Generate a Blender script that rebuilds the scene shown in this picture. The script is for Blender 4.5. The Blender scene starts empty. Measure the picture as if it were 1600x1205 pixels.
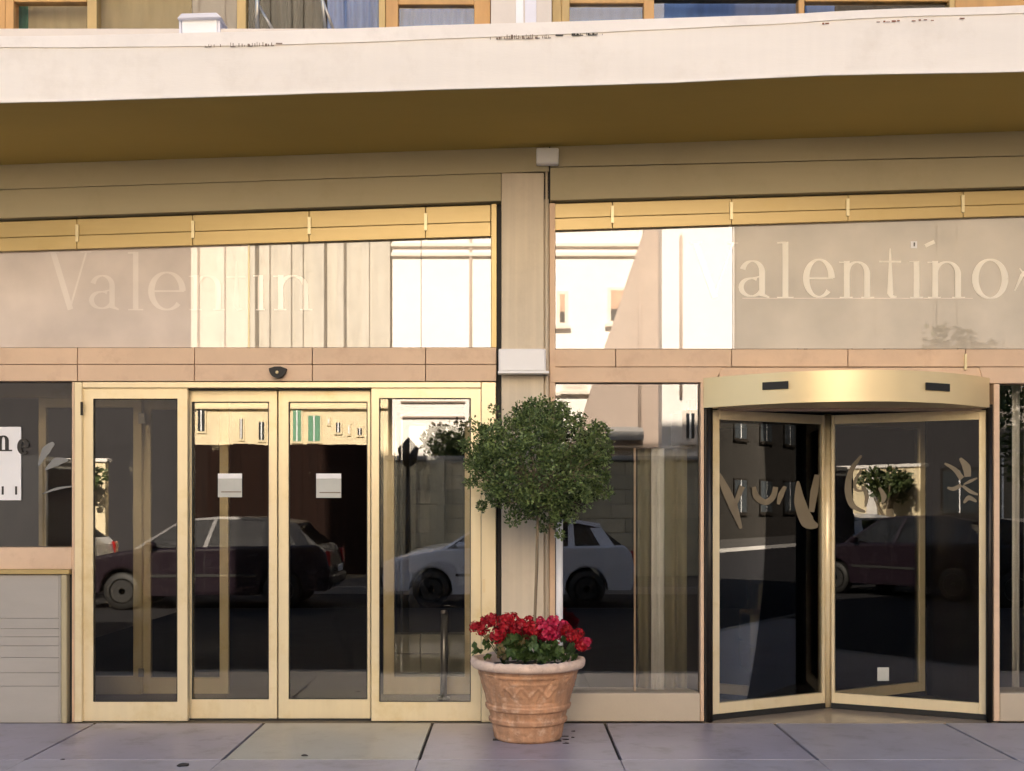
import bpy, bmesh, math, random
from mathutils import Vector, Matrix, noise
random.seed(7)
R = math.radians
S = bpy.context.scene
COL = S.collection

# ------------------------------------------------------------------ camera, light, exposure
EYE, DIST = 1.478, 8.0
cam_d = bpy.data.cameras.new('camera'); cam = bpy.data.objects.new('camera', cam_d); COL.objects.link(cam)
cam.location = (0, -DIST, EYE); cam.rotation_euler = (R(90), 0, 0)
cam_d.sensor_width = 36; cam_d.lens = 36 * 1840 / 1600.0
cam_d.shift_y = (790 - 602.5) / 1600.0
cam_d.clip_end = 600; cam_d.clip_start = 0.05
S.camera = cam

SUN_EL, SUN_ROT = 32.4, -4.0
w = bpy.data.worlds.new('World'); S.world = w; w.use_nodes = True
nt = w.node_tree; nt.nodes.clear()
sky = nt.nodes.new('ShaderNodeTexSky'); sky.sky_type = 'NISHITA'; sky.sun_disc = False
sky.sun_elevation = R(SUN_EL); sky.sun_rotation = R(SUN_ROT); sky.dust_density = 2.5; sky.ozone_density = 1.0
bg = nt.nodes.new('ShaderNodeBackground'); bg.inputs[1].default_value = 0.06
wo = nt.nodes.new('ShaderNodeOutputWorld')
nt.links.new(sky.outputs[0], bg.inputs[0]); nt.links.new(bg.outputs[0], wo.inputs[0])
sd = bpy.data.lights.new('sun', 'SUN'); sd.energy = 5.0; sd.angle = R(0.5); sd.color = (1.0, 0.87, 0.71)
so = bpy.data.objects.new('sun', sd); COL.objects.link(so)
dirv = Vector((math.sin(R(SUN_ROT)) * math.cos(R(SUN_EL)), math.cos(R(SUN_ROT)) * math.cos(R(SUN_EL)), math.sin(R(SUN_EL))))
so.rotation_euler = dirv.to_track_quat('Z', 'Y').to_euler(); so.location = (5, 20, 30)
S.view_settings.view_transform = 'Standard'; S.view_settings.look = 'None'
S.view_settings.exposure = 2.80; S.view_settings.gamma = 1.0
S.view_settings.use_curve_mapping = False
S.render.engine = 'CYCLES'
S.cycles.use_denoising = True
S.cycles.max_bounces = 9; S.cycles.diffuse_bounces = 4; S.cycles.glossy_bounces = 5
S.cycles.transmission_bounces = 6; S.cycles.transparent_max_bounces = 24
S.cycles.caustics_reflective = False; S.cycles.caustics_refractive = False
S.cycles.sample_clamp_indirect = 6.0

# ------------------------------------------------------------------ photo measurement helpers
def at(px, py, Y=0.0):
    s = (DIST + Y) / 1840.0
    return Vector(((px - 800) * s, Y, EYE + (790 - py) * s))
def mir(px, py, d):            # a point seen mirrored in the glazing, d metres in front of it
    s = (DIST + d) / 1840.0
    return Vector(((px - 800) * s, -d, EYE + (790 - py) * s))

# ------------------------------------------------------------------ object helpers
def tag(o, label=None, cat=None, group=None, kind=None):
    if label: o['label'] = label
    if cat: o['category'] = cat
    if group: o['group'] = group
    if kind: o['kind'] = kind
    return o
def thing(name, label, cat, loc=(0, 0, 0), group=None):
    o = bpy.data.objects.new(name, None); COL.objects.link(o); o.location = loc
    o.empty_display_size = 0.1
    return tag(o, label, cat, group)
def wloc(p):
    v = Vector((0, 0, 0))
    while p is not None:
        v += p.location; p = p.parent
    return v
def link(name, me, parent=None, loc=None):
    o = bpy.data.objects.new(name, me); COL.objects.link(o)
    if parent is not None: o.parent = parent
    if loc is not None: o.location = Vector(loc) - wloc(parent)
    return o
def mesh_obj(name, verts, faces, mat, parent=None, smooth=False, bevel=0.0, origin=None):
    """verts in world coordinates"""
    org = Vector(origin) if origin is not None else sum((Vector(v) for v in verts), Vector()) / len(verts)
    bm = bmesh.new()
    vs = [bm.verts.new(Vector(v) - org) for v in verts]
    for f in faces:
        try: bm.faces.new([vs[i] for i in f])
        except ValueError: pass
    bmesh.ops.recalc_face_normals(bm, faces=bm.faces)
    if bevel: bmesh.ops.bevel(bm, geom=list(bm.edges), offset=bevel, segments=1, profile=0.5, affect='EDGES')
    me = bpy.data.meshes.new(name); bm.to_mesh(me); bm.free()
    me.materials.append(mat)
    if smooth: me.polygons.foreach_set('use_smooth', [True] * len(me.polygons))
    return link(name, me, parent, org)
def bm_obj(name, bm, mat, parent=None, smooth=False, origin=(0, 0, 0)):
    org = Vector(origin)
    bmesh.ops.translate(bm, verts=bm.verts, vec=-org)
    me = bpy.data.meshes.new(name); bm.to_mesh(me); bm.free(); me.materials.append(mat)
    if smooth: me.polygons.foreach_set('use_smooth', [True] * len(me.polygons))
    return link(name, me, parent, org)
_cache = {}
def box(name, x0, x1, y0, y1, z0, z1, mat, parent=None, bevel=0.0):
    dx, dy, dz = abs(x1 - x0), abs(y1 - y0), abs(z1 - z0)
    key = (round(dx, 4), round(dy, 4), round(dz, 4), mat.name, bevel)
    if key not in _cache:
        bm = bmesh.new(); bmesh.ops.create_cube(bm, size=1)
        bmesh.ops.scale(bm, vec=(dx, dy, dz), verts=bm.verts)
        if bevel: bmesh.ops.bevel(bm, geom=list(bm.edges), offset=min(bevel, dx * .4, dy * .4, dz * .4), segments=1, profile=0.5, affect='EDGES')
        me = bpy.data.meshes.new(name); bm.to_mesh(me); bm.free(); me.materials.append(mat)
        _cache[key] = me
    return link(name, _cache[key], parent, ((x0 + x1) / 2, (y0 + y1) / 2, (z0 + z1) / 2))
def add_box(bm, x0, x1, y0, y1, z0, z1):
    m = Matrix.Translation(((x0 + x1) / 2, (y0 + y1) / 2, (z0 + z1) / 2)) @ Matrix.Diagonal((abs(x1 - x0), abs(y1 - y0), abs(z1 - z0), 1))
    bmesh.ops.create_cube(bm, size=1, matrix=m)
PRISM = [(0, 1, 2, 3), (7, 6, 5, 4), (0, 4, 5, 1), (1, 5, 6, 2), (2, 6, 7, 3), (3, 7, 4, 0)]
def quad(name, c, Yf, Yb, mat, parent=None, bevel=0.002):
    """four photo-pixel corners (tl, tr, br, bl) measured on the plane Yf, extruded straight back to Yb"""
    f = [at(x, y, Yf) for x, y in c]
    b = [Vector((v.x, Yb, v.z)) for v in f]
    return mesh_obj(name, f + b, PRISM, mat, parent, bevel=bevel)
def pbox(name, x0, y0, x1, y1, Yf, Yb, mat, parent=None, bevel=0.002):
    return quad(name, [(x0, y0), (x1, y0), (x1, y1), (x0, y1)], Yf, Yb, mat, parent, bevel)
def ring_frame(name, x0, y0, x1, y1, l, t, r, b, Yf, Yb, mat, parent):
    """a rectangular frame (one welded part) from photo pixels, widths l t r b"""
    o = [(x0, y0), (x1, y0), (x1, y1), (x0, y1)]; i = [(x0 + l, y0 + t), (x1 - r, y0 + t), (x1 - r, y1 - b), (x0 + l, y1 - b)]
    vo = [at(x, y, Yf) for x, y in o]; vi = [at(x, y, Yf) for x, y in i]
    v = vo + vi + [Vector((p.x, Yb, p.z)) for p in vo] + [Vector((p.x, Yb, p.z)) for p in vi]
    fs = []
    for k in range(4):
        n = (k + 1) % 4
        fs += [(k, n, 4 + n, 4 + k), (8 + k, 12 + k, 12 + n, 8 + n), (k, 8 + k, 8 + n, n), (4 + k, 4 + n, 12 + n, 12 + k)]
    return mesh_obj(name, v, fs, mat, parent, bevel=0.0025)
def tube(bm, pts, rads, n=8, cap=True):
    rings = []
    for i, p in enumerate(pts):
        a = Vector(pts[max(i - 1, 0)]); b = Vector(pts[min(i + 1, len(pts) - 1)])
        q = (b - a).to_track_quat('Z', 'Y')
        r = rads[i] if hasattr(rads, '__len__') else rads
        rings.append([bm.verts.new(Vector(p) + q @ Vector((r * math.cos(2 * math.pi * k / n), r * math.sin(2 * math.pi * k / n), 0))) for k in range(n)])
    for i in range(len(rings) - 1):
        for k in range(n):
            bm.faces.new((rings[i][k], rings[i][(k + 1) % n], rings[i + 1][(k + 1) % n], rings[i + 1][k]))
    if cap:
        bm.faces.new(rings[0][::-1]); bm.faces.new(rings[-1])
def lathe(bm, prof, n=32, c=(0, 0, 0)):
    rings = [[bm.verts.new((c[0] + r * math.cos(2 * math.pi * k / n), c[1] + r * math.sin(2 * math.pi * k / n), c[2] + z)) for k in range(n)] for r, z in prof]
    for i in range(len(rings) - 1):
        for k in range(n):
            bm.faces.new((rings[i][k], rings[i][(k + 1) % n], rings[i + 1][(k + 1) % n], rings[i + 1][k]))
    bm.faces.new(rings[0][::-1]); bm.faces.new(rings[-1])

# ------------------------------------------------------------------ materials
def mat(name, col, rough=0.6, metal=0.0, var=0.12, scale=3.0, bump=0.0, bscale=60.0, streak=0.0, stretch=(1, 1, 1), dirt=None, dirtamt=0.0, spec=0.5):
    m = bpy.data.materials.new(name); m.use_nodes = True
    n = m.node_tree.nodes; L = m.node_tree.links
    b = n['Principled BSDF']; b.inputs['Roughness'].default_value = rough; b.inputs['Metallic'].default_value = metal
    b.inputs['Specular IOR Level'].default_value = spec
    tc = n.new('ShaderNodeNewGeometry')
    mp = n.new('ShaderNodeMapping'); mp.inputs['Scale'].default_value = stretch
    L.new(tc.outputs['Position'], mp.inputs[0])
    no = n.new('ShaderNodeTexNoise'); no.inputs['Scale'].default_value = scale; no.inputs['Detail'].default_value = 6; no.inputs['Roughness'].default_value = .62
    L.new(mp.outputs[0], no.inputs[0])
    rp = n.new('ShaderNodeMapRange'); rp.inputs[1].default_value = .28; rp.inputs[2].default_value = .72
    rp.inputs[3].default_value = 1 - var; rp.inputs[4].default_value = 1 + var
    L.new(no.outputs[0], rp.inputs[0])
    mx = n.new('ShaderNodeVectorMath'); mx.operation = 'SCALE'; mx.inputs[0].default_value = col[:3]
    L.new(rp.outputs[0], mx.inputs['Scale'])
    out = mx.outputs[0]
    if streak:
        m2 = n.new('ShaderNodeMapping'); m2.inputs['Scale'].default_value = (22, 22, .7); L.new(tc.outputs['Position'], m2.inputs[0])
        n2 = n.new('ShaderNodeTexNoise'); n2.inputs['Scale'].default_value = 1.0; n2.inputs['Detail'].default_value = 4; L.new(m2.outputs[0], n2.inputs[0])
        r2 = n.new('ShaderNodeMapRange'); r2.inputs[1].default_value = .35; r2.inputs[2].default_value = .65; r2.inputs[3].default_value = 1 - streak; r2.inputs[4].default_value = 1 + streak * .3
        L.new(n2.outputs[0], r2.inputs[0])
        mm = n.new('ShaderNodeVectorMath'); mm.operation = 'SCALE'; L.new(out, mm.inputs[0]); L.new(r2.outputs[0], mm.inputs['Scale']); out = mm.outputs[0]
    if dirt:
        n3 = n.new('ShaderNodeTexNoise'); n3.inputs['Scale'].default_value = scale * 2.3; n3.inputs['Detail'].default_value = 9; n3.inputs['Roughness'].default_value = .7
        L.new(tc.outputs['Position'], n3.inputs[0])
        r3 = n.new('ShaderNodeMapRange'); r3.inputs[1].default_value = .52; r3.inputs[2].default_value = .70; r3.inputs[3].default_value = 0; r3.inputs[4].default_value = dirtamt
        L.new(n3.outputs[0], r3.inputs[0])
        mi = n.new('ShaderNodeMix'); mi.data_type = 'RGBA'; L.new(r3.outputs[0], mi.inputs[0]); L.new(out, mi.inputs[6]); mi.inputs[7].default_value = (*dirt, 1); out = mi.outputs[2]
    L.new(out, b.inputs['Base Color'])
    rr = n.new('ShaderNodeMapRange'); rr.inputs[3].default_value = max(.02, rough - .08); rr.inputs[4].default_value = min(1, rough + .1)
    L.new(no.outputs[0], rr.inputs[0]); L.new(rr.outputs[0], b.inputs['Roughness'])
    if bump:
        n4 = n.new('ShaderNodeTexNoise'); n4.inputs['Scale'].default_value = bscale; n4.inputs['Detail'].default_value = 5; L.new(mp.outputs[0], n4.inputs[0])
        bu = n.new('ShaderNodeBump'); bu.inputs['Strength'].default_value = bump; bu.inputs['Distance'].default_value = .01
        L.new(n4.outputs[0], bu.inputs['Height']); L.new(bu.outputs[0], b.inputs['Normal'])
    return m
def glass(name, ior=1.6, tint=(.9, .92, .9), grime=.02, wobble=0.0, film=None, filmamt=0.0):
    m = bpy.data.materials.new(name); m.use_nodes = True
    n = m.node_tree.nodes; L = m.node_tree.links; n.clear()
    o = n.new('ShaderNodeOutputMaterial'); fr = n.new('ShaderNodeFresnel'); fr.inputs[0].default_value = ior
    tr = n.new('ShaderNodeBsdfTransparent'); tr.inputs[0].default_value = (*tint, 1)
    gl = n.new('ShaderNodeBsdfGlossy'); gl.inputs['Roughness'].default_value = 0.0
    df = n.new('ShaderNodeBsdfDiffuse'); df.inputs[0].default_value = (*(film or (.5, .48, .44)), 1)
    g = n.new('ShaderNodeNewGeometry')
    no = n.new('ShaderNodeTexNoise'); no.inputs['Scale'].default_value = 2.2; no.inputs['Detail'].default_value = 7; L.new(g.outputs['Position'], no.inputs[0])
    mr = n.new('ShaderNodeMapRange'); mr.inputs[1].default_value = .3; mr.inputs[2].default_value = .75
    mr.inputs[3].default_value = filmamt * .8 if film else 0.0; mr.inputs[4].default_value = (filmamt * 1.1 if film else grime)
    L.new(no.outputs[0], mr.inputs[0])
    m1 = n.new('ShaderNodeMixShader'); L.new(mr.outputs[0], m1.inputs[0]); L.new(tr.outputs[0], m1.inputs[1]); L.new(df.outputs[0], m1.inputs[2])
    m2 = n.new('ShaderNodeMixShader'); L.new(fr.outputs[0], m2.inputs[0]); L.new(m1.outputs[0], m2.inputs[1]); L.new(gl.outputs[0], m2.inputs[2])
    if wobble:
        nw = n.new('ShaderNodeTexNoise'); nw.inputs['Scale'].default_value = 1.3; nw.inputs['Detail'].default_value = 1; L.new(g.outputs['Position'], nw.inputs[0])
        bu = n.new('ShaderNodeBump'); bu.inputs['Strength'].default_value = wobble; bu.inputs['Distance'].default_value = .02
        L.new(nw.outputs[0], bu.inputs['Height']); L.new(bu.outputs[0], gl.inputs['Normal'])
    L.new(m2.outputs[0], o.inputs[0])
    return m

M = {}
M['fascia'] = mat('fascia paint', (.82, .77, .71), .75, var=.05, scale=1.2, bump=.08, streak=.012, stretch=(.4, 1, 2.5), dirt=(.5, .42, .34), dirtamt=.2)
M['flash'] = mat('flashing paint', (.82, .77, .72), .6, var=.06, scale=2, bump=.1, dirt=(.45, .38, .33), dirtamt=.2)
M['soffit'] = mat('ochre soffit paint', (.52, .385, .10), .85, var=.08, scale=.8, bump=.1, stretch=(.3, 1, 1))
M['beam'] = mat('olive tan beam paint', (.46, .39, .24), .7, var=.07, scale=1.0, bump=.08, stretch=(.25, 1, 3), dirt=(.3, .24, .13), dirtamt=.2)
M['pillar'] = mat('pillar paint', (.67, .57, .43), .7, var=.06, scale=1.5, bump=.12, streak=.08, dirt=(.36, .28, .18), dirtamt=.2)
M['gold'] = mat('gold header metal', (.50, .37, .16), .38, metal=.35, var=.1, scale=1.4, stretch=(.4, 1, 4), bump=.03, dirt=(.4, .28, .08), dirtamt=.25)
M['cream'] = mat('cream door enamel', (.86, .72, .46), .30, metal=.22, var=.07, scale=1.3, stretch=(1, 1, .4), streak=.03, dirt=(.70, .53, .22), dirtamt=.6)
M['brass'] = mat('satin gold metal', (.82, .66, .38), .34, metal=.3, var=.04, scale=.8)
M['tan'] = mat('peach tan panels', (.70, .50, .34), .6, var=.08, scale=2.5, bump=.12, bscale=35, dirt=(.48, .30, .2), dirtamt=.4)
M['clip'] = mat('pale clip metal', (.74, .64, .38), .35, metal=.3)
M['dark'] = mat('black rubber', (.012, .011, .010), .6)
M['bronze'] = mat('dark bronze', (.02, .016, .013), .4, metal=.4)
M['white'] = mat('white plastic', (.84, .83, .83), .45, var=.03)
M['cowl'] = mat('pale lilac enamel', (.70, .69, .76), .4, var=.04)
M['cab'] = mat('grey cabinet panel', (.40, .37, .33), .55, var=.05, scale=2.5, bump=.05, stretch=(1, 1, 3))
M['base'] = mat('stone base panel', (.52, .44, .33), .6, var=.06, scale=3, bump=.1)
M['slab'] = mat('grey slab', (.38, .35, .375), .42, var=.14, scale=2.2, bump=.12, bscale=28, dirt=(.17, .14, .13), dirtamt=.5)
M['slab2'] = mat('greenish slab', (.40, .385, .33), .38, var=.12, scale=2.6, bump=.12, bscale=28, dirt=(.2, .18, .13), dirtamt=.4)
M['slab3'] = mat('violet grey slab', (.35, .315, .355), .40, var=.16, scale=1.8, bump=.12, bscale=28, dirt=(.13, .10, .09), dirtamt=.6)
M['bed'] = mat('slab bedding', (.035, .03, .028), .95)
M['kerb'] = mat('kerb stone', (.3, .29, .28), .8, bump=.3)
M['asphalt'] = mat('asphalt', (.028, .027, .029), .95, var=.25, bump=.4, bscale=90, spec=.08)
M['line'] = mat('road paint', (.7, .7, .66), .7)
M['earth'] = mat('far ground', (.16, .14, .11), .9)
M['terra'] = mat('terracotta', (.55, .30, .165), .85, var=.28, scale=7, bump=.7, bscale=34, streak=.18, dirt=(.74, .52, .37), dirtamt=.75)
M['terra_rim'] = mat('weathered terracotta rim', (.74, .56, .44), .85, var=.15, scale=9, bump=.5, bscale=50, dirt=(.38, .2, .12), dirtamt=.5)
M['soil'] = mat('potting soil', (.03, .02, .013), .95, bump=.8)
M['bark'] = mat('bark', (.22, .17, .11), .9, bump=.6, stretch=(1, 1, .3))
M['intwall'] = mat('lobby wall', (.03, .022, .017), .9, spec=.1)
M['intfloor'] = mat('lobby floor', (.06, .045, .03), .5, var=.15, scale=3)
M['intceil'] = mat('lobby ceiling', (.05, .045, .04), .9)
M['matfloor'] = mat('beige threshold stone', (.34, .27, .20), .18, var=.1, scale=4)
M['desk'] = mat('cream desk', (.88, .74, .46), .5)
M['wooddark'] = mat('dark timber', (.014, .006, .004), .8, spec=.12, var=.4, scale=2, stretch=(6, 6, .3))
M['curtain'] = mat('olive voile', (.26, .23, .14), .9, var=.15, scale=3)
M['curtain_pale'] = mat('pale voile', (.85, .83, .78), .9, var=.1)
M['steel'] = mat('brushed steel', (.42, .40, .37), .35, metal=.8)
M['card'] = mat('paper notice', (.52, .52, .47), .7)
M['wood'] = mat('orange timber frame', (.56, .31, .11), .55, var=.25, scale=5, stretch=(1, 1, .3), bump=.15)
M['wood2'] = mat('yellow timber frame', (.55, .38, .15), .55, var=.2, scale=5, stretch=(1, 1, .3))
M['blind'] = mat('beige blind', (.66, .54, .32), .85, var=.08, stretch=(6, 1, 1))
M['blind_grey'] = mat('greyish blind', (.50, .43, .36), .85, var=.05)
M['blue'] = mat('blue curtain', (.17, .30, .68), .85, var=.12, scale=4, stretch=(5, 1, .6))
M['darkcurt'] = mat('dark brown curtain', (.055, .042, .03), .85, var=.4, scale=4, stretch=(5, 1, .6))
M['green'] = mat('green louvre', (.12, .30, .18), .6)
M['upwall'] = mat('upper wall render', (.72, .64, .56), .8, var=.05, bump=.1)
M['letter_mirror'] = glass('mirror frosted lettering', 2.3, (.5, .48, .44), film=(.85, .78, .68), filmamt=.95)
M['letter'] = mat('frosted lettering', (.90, .84, .72), .6, var=.05)
M['letter_soft'] = glass('faint frosted lettering', 2.2, (.5, .48, .44), film=(.95, .84, .73), filmamt=.96)
M['decal'] = mat('frosted scroll decal', (.20, .165, .11), .6, var=.15)
M['ink'] = mat('dark ink', (.03, .025, .02), .6)
M['inkbrown'] = mat('faded ink', (.22, .16, .12), .8)
M['glass'] = glass('door glass', 1.85, (.90, .90, .88), .002)
M['glass_in'] = glass('inner door glass', 1.28, (.9, .9, .9), .001)
M['glass_hi'] = glass('reflective window glass', 1.90, (.95, .95, .94), .002)
M['glass_rev'] = glass('revolving door glass', 1.55, (.9, .9, .88), .001)
M['glass_up'] = glass('upper window glass', 1.35, (.96, .96, .96), .002)
M['film'] = glass('filmed transom glass', 2.3, (.5, .48, .44), film=(.83, .71, .61), filmamt=.93)
M['film_grey'] = glass('grey filmed transom glass', 2.0, (.5, .48, .44), film=(.64, .57, .47), filmamt=.88)
M['film_clear'] = glass('mirror transom glass', 2.4, (.5, .5, .48), film=(.62, .54, .44), filmamt=.5)
M['winglass'] = glass('house window glass', 1.8, (.4, .42, .42), .05)

def leaf_mat(name, c1, c2, rough=.5, transl=.25):
    m = bpy.data.materials.new(name); m.use_nodes = True; n = m.node_tree.nodes; L = m.node_tree.links
    b = n['Principled BSDF']; b.inputs['Roughness'].default_value = rough
    g = n.new('ShaderNodeNewGeometry'); r = n.new('ShaderNodeMapRange'); L.new(g.outputs['Random Per Island'], r.inputs[0])
    mi = n.new('ShaderNodeMix'); mi.data_type = 'RGBA'; L.new(r.outputs[0], mi.inputs[0]); mi.inputs[6].default_value = (*c1, 1); mi.inputs[7].default_value = (*c2, 1)
    L.new(mi.outputs[2], b.inputs['Base Color'])
    t = n.new('ShaderNodeBsdfTranslucent'); L.new(mi.outputs[2], t.inputs[0])
    ms = n.new('ShaderNodeMixShader'); ms.inputs[0].default_value = transl
    L.new(b.outputs[0], ms.inputs[1]); L.new(t.outputs[0], ms.inputs[2]); L.new(ms.outputs[0], n['Material Output'].inputs[0])
    return m
M['leaf'] = leaf_mat('small shrub leaves', (.022, .048, .012), (.23, .31, .10))
M['gleaf'] = leaf_mat('geranium leaves', (.03, .075, .02), (.09, .15, .045))
M['dleaf'] = leaf_mat('dry leaves', (.20, .11, .06), (.26, .2, .08))
M['red'] = leaf_mat('red petals', (.30, .003, .010), (.62, .012, .025), .5, .3)
M['pink'] = leaf_mat('crimson pink petals', (.48, .006, .045), (.72, .04, .12), .5, .3)
M['treeleaf'] = leaf_mat('street tree leaves', (.05, .08, .025), (.12, .15, .05))
M['palegrey'] = mat('pale stone blocks', (.66, .62, .50), .8, var=.12, bump=.2)

def st(o): return tag(o, kind='structure')

# ------------------------------------------------------------------ setting: ground
st(box('ground', -300, 300, -300, 300, -.62, -.30, M['earth']))
st(box('road', -60, 60, -13.0, -2.32, -.29, -.12, M['asphalt']))
pav = st(box('pavement', -14, 14, -2.2, -.002, -.28, -.022, M['bed']))
xs = [-2.83, -1.685, -.54, .63, 1.78]
step = 1.153
edges = [xs[0] - step * k for k in range(6, 0, -1)] + xs + [xs[-1] + step * k for k in range(1, 7)]
rows = [(-1.15, -.004, 0), (-2.19, -1.152, .0)]
for (ya, yb, sh) in rows:
    for i in range(len(edges) - 1):
        x0, x1 = edges[i] + sh, edges[i + 1] + sh
        g = .009 if yb > -1 else .0012
        mm = M['slab']
        if yb > -1 and abs(edges[i] + 1.685) < .01: mm = M['slab2']
        elif yb > -1 and (abs(edges[i] - .63) < .01 or abs(edges[i] + 2.83) < .01): mm = M['slab3']
        elif yb > -1 and random.random() < .3: mm = M['slab3']
        box('paving_slab', x0 + g, x1 - g, ya + .002, yb - .002, -.021, -.0 + random.uniform(-.0012, .0008), mm, pav, bevel=.003)
kerb = st(box('kerb', -14, 14, -2.315, -2.205, -.285, -.03, M['bed']))
for k in range(28):
    box('kerb_stone', -14 + k + .004, -13 + k - .004, -2.318, -2.203, -.20, .002, M['kerb'], kerb, bevel=.012)
M['darkpave'] = mat('dark paving', (.08, .075, .07), .9, spec=.1, bump=.3)
fpav = st(box('far_pavement', -60, 60, -60, -13.13, -.28, 0, M['darkpave']))
fk = st(box('far_kerb', -60, 60, -13.125, -13.005, -.28, .003, M['kerb']))

# ------------------------------------------------------------------ hotel building
HL, HR, HTOP = -4.65, 16.0, 14.9
hotel = thing('hotel_building', 'cream and ochre hotel front with beam and central pillar around the glazed entrances', 'building', (0, 0, 0))
def sl(xa, ya, xb, yb, x): return ya + (yb - ya) * (x - xa) / (xb - xa)
soff = lambda x: sl(0, 258, 1600, 205, x)
headL = lambda x: sl(0, 341, 780, 314, x)
headR = lambda x: sl(862, 313, 1600, 291, x)
# beam in two boards per side, joint recessed
gl_ = lambda x: soff(x) + 38
LX0, RX1 = -220, 1900
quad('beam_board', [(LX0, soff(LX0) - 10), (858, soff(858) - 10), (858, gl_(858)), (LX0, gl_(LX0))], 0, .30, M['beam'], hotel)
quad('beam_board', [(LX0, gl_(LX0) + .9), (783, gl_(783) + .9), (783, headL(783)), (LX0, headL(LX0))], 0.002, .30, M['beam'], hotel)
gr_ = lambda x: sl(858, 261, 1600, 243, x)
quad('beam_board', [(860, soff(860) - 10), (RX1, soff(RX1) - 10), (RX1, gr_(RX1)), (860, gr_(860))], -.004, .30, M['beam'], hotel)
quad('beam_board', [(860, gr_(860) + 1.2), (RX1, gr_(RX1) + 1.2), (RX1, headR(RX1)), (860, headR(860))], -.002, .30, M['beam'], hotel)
quad('beam_core', [(LX0, soff(LX0) - 8), (RX1, soff(RX1) - 8), (RX1, headR(RX1) - 3), (LX0, headL(LX0) - 3)], .03, .28, M['dark'], hotel)
pbox('pillar', 783.5, gl_(800) + .6, 850, 1130.5, 0.004, .42, M['pillar'], hotel, bevel=.006)
pbox('pillar_return', 850.5, 262, 857.5, 1130.5, 0.03, .40, M['pillar'], hotel)
pbox('jamb', 776.5, 317, 783, 1130, .10, .40, M['dark'], hotel)
# walls beyond the glazing and above the canopy
zc = at(800, 40, 0).z
def wallbox(name, x0, x1, z0, z1, y0=.0, y1=.4, m='beam'): return box(name, x0, x1, y0, y1, z0, z1, M[m], hotel)
xl, xr = at(LX0, 0, 0).x, at(RX1, 0, 0).x
wallbox('wall', HL, xl - .002, 0, 4.6)
wallbox('wall', xr + .002, HR, 0, 4.6)
box('side_wall', HL - .3, HL - .002, 0, 14, 0, HTOP, M['upwall'], hotel)
box('side_wall', HR + .002, HR + .3, 0, 14, 0, HTOP, M['upwall'], hotel)
box('back_wall', HL - .3, HR + .3, 14.002, 14.3, 0, HTOP, M['upwall'], hotel)
box('roof', HL - .6, HR + .6, -.3, 14.5, HTOP + .002, HTOP + .3, M['upwall'], hotel)
UP = 6.4
box('upper_floor', HL, HR, .75, 14, 4.32, 4.5, M['intceil'], hotel)
box('upper_wall', HL, HR, 0.002, .4, UP, 7.6, M['upwall'], hotel)
for f in range(3):
    z0 = 7.6 + f * 2.4
    for k in range(9):
        x0 = HL + k * (HR - HL) / 9
        wd = (HR - HL) / 9
        box('wall_pier', x0, x0 + .8, .002, .4, z0 + .001, z0 + 1.7, M['upwall'], hotel)
        wi = box('window', x0 + .8, x0 + wd, .25, .32, z0 + .002, z0 + 1.7, M['winglass'], hotel)
        box('frame', x0 + .8, x0 + .88, .14, .24, z0 + .002, z0 + 1.7, M['wood'], wi)
        box('frame', x0 + wd - .08, x0 + wd, .14, .24, z0 + .002, z0 + 1.7, M['wood'], wi)
        box('frame', x0 + .8 + (wd - .8) / 2 - .04, x0 + .8 + (wd - .8) / 2 + .04, .13, .24, z0 + .002, z0 + 1.7, M['wood'], wi)
    box('upper_wall', HL, HR, .002, .4, z0 + 1.701, z0 + 2.4, M['upwall'], hotel)
box('attic_core', HL, HR, .45, 13.9, 7.6, HTOP - .02, M['intceil'], hotel)

an = thing('annex_building', 'low plain rendered annex beside the hotel at the left, outside the view', 'building', (-9, 3, 0))
box('wall', -14, HL - .302, .5, 13.9, 0, 4.2, M['upwall'], an); box('roof', -14.2, HL - .302, .3, 14, 4.201, 4.4, M['kerb'], an)
for k in range(3): box('window', -13 + 2.8 * k, -11.4 + 2.8 * k, .46, .499, 1.0, 2.6, M['winglass'], an)
# ------------------------------------------------------------------ canopy
YF = -1.19
can = thing('canopy', 'long cream canopy with deep fascia and ochre underside projecting over both entrances', 'canopy', at(800, 137, YF))
def interp(tbl, x):
    if x <= tbl[0][0]: (a, b) = (tbl[0], tbl[1])
    elif x >= tbl[-1][0]: (a, b) = (tbl[-2], tbl[-1])
    else:
        for a, b in zip(tbl, tbl[1:]):
            if a[0] <= x <= b[0]: break
    return a[1] + (b[1] - a[1]) * (x - a[0]) / (b[0] - a[0])
TOP = [(0, 57), (200, 54), (400, 49), (765, 37), (1180, 24), (1400, 14), (1600, 8)]
BOT = [(0, 160), (170, 156), (500, 145), (800, 136), (1050, 128.5), (1260, 118), (1600, 111)]
def strip(name, t, b, yf, yb, m, x0=-700, x1=2300, n=60, wob=.0):
    v = []; f = []
    for i in range(n + 1):
        x = x0 + (x1 - x0) * i / n
        wv = wob * noise.noise(Vector((x * .008, 3.3, 0)))
        a = at(x, t(x) + wv, yf); c = at(x, b(x) + wv, yf)
        v += [a, c, Vector((a.x, yb, a.z)), Vector((c.x, yb, c.z))]
    for i in range(n):
        j = i * 4; k = j + 4
        f += [(j, j + 1, k + 1, k), (j + 2, k + 2, k + 3, j + 3), (j, k, k + 2, j + 2), (j + 1, j + 3, k + 3, k + 1)]
    f += [(0, 2, 3, 1), (n * 4, n * 4 + 1, n * 4 + 3, n * 4 + 2)]
    return mesh_obj(name, v, f, m, can)
tp = lambda x: interp(TOP, x); bt = lambda x: interp(BOT, x)
strip('fascia', lambda x: tp(x) + 5, bt, YF, YF + .02, M['fascia'], wob=1.0)
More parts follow.
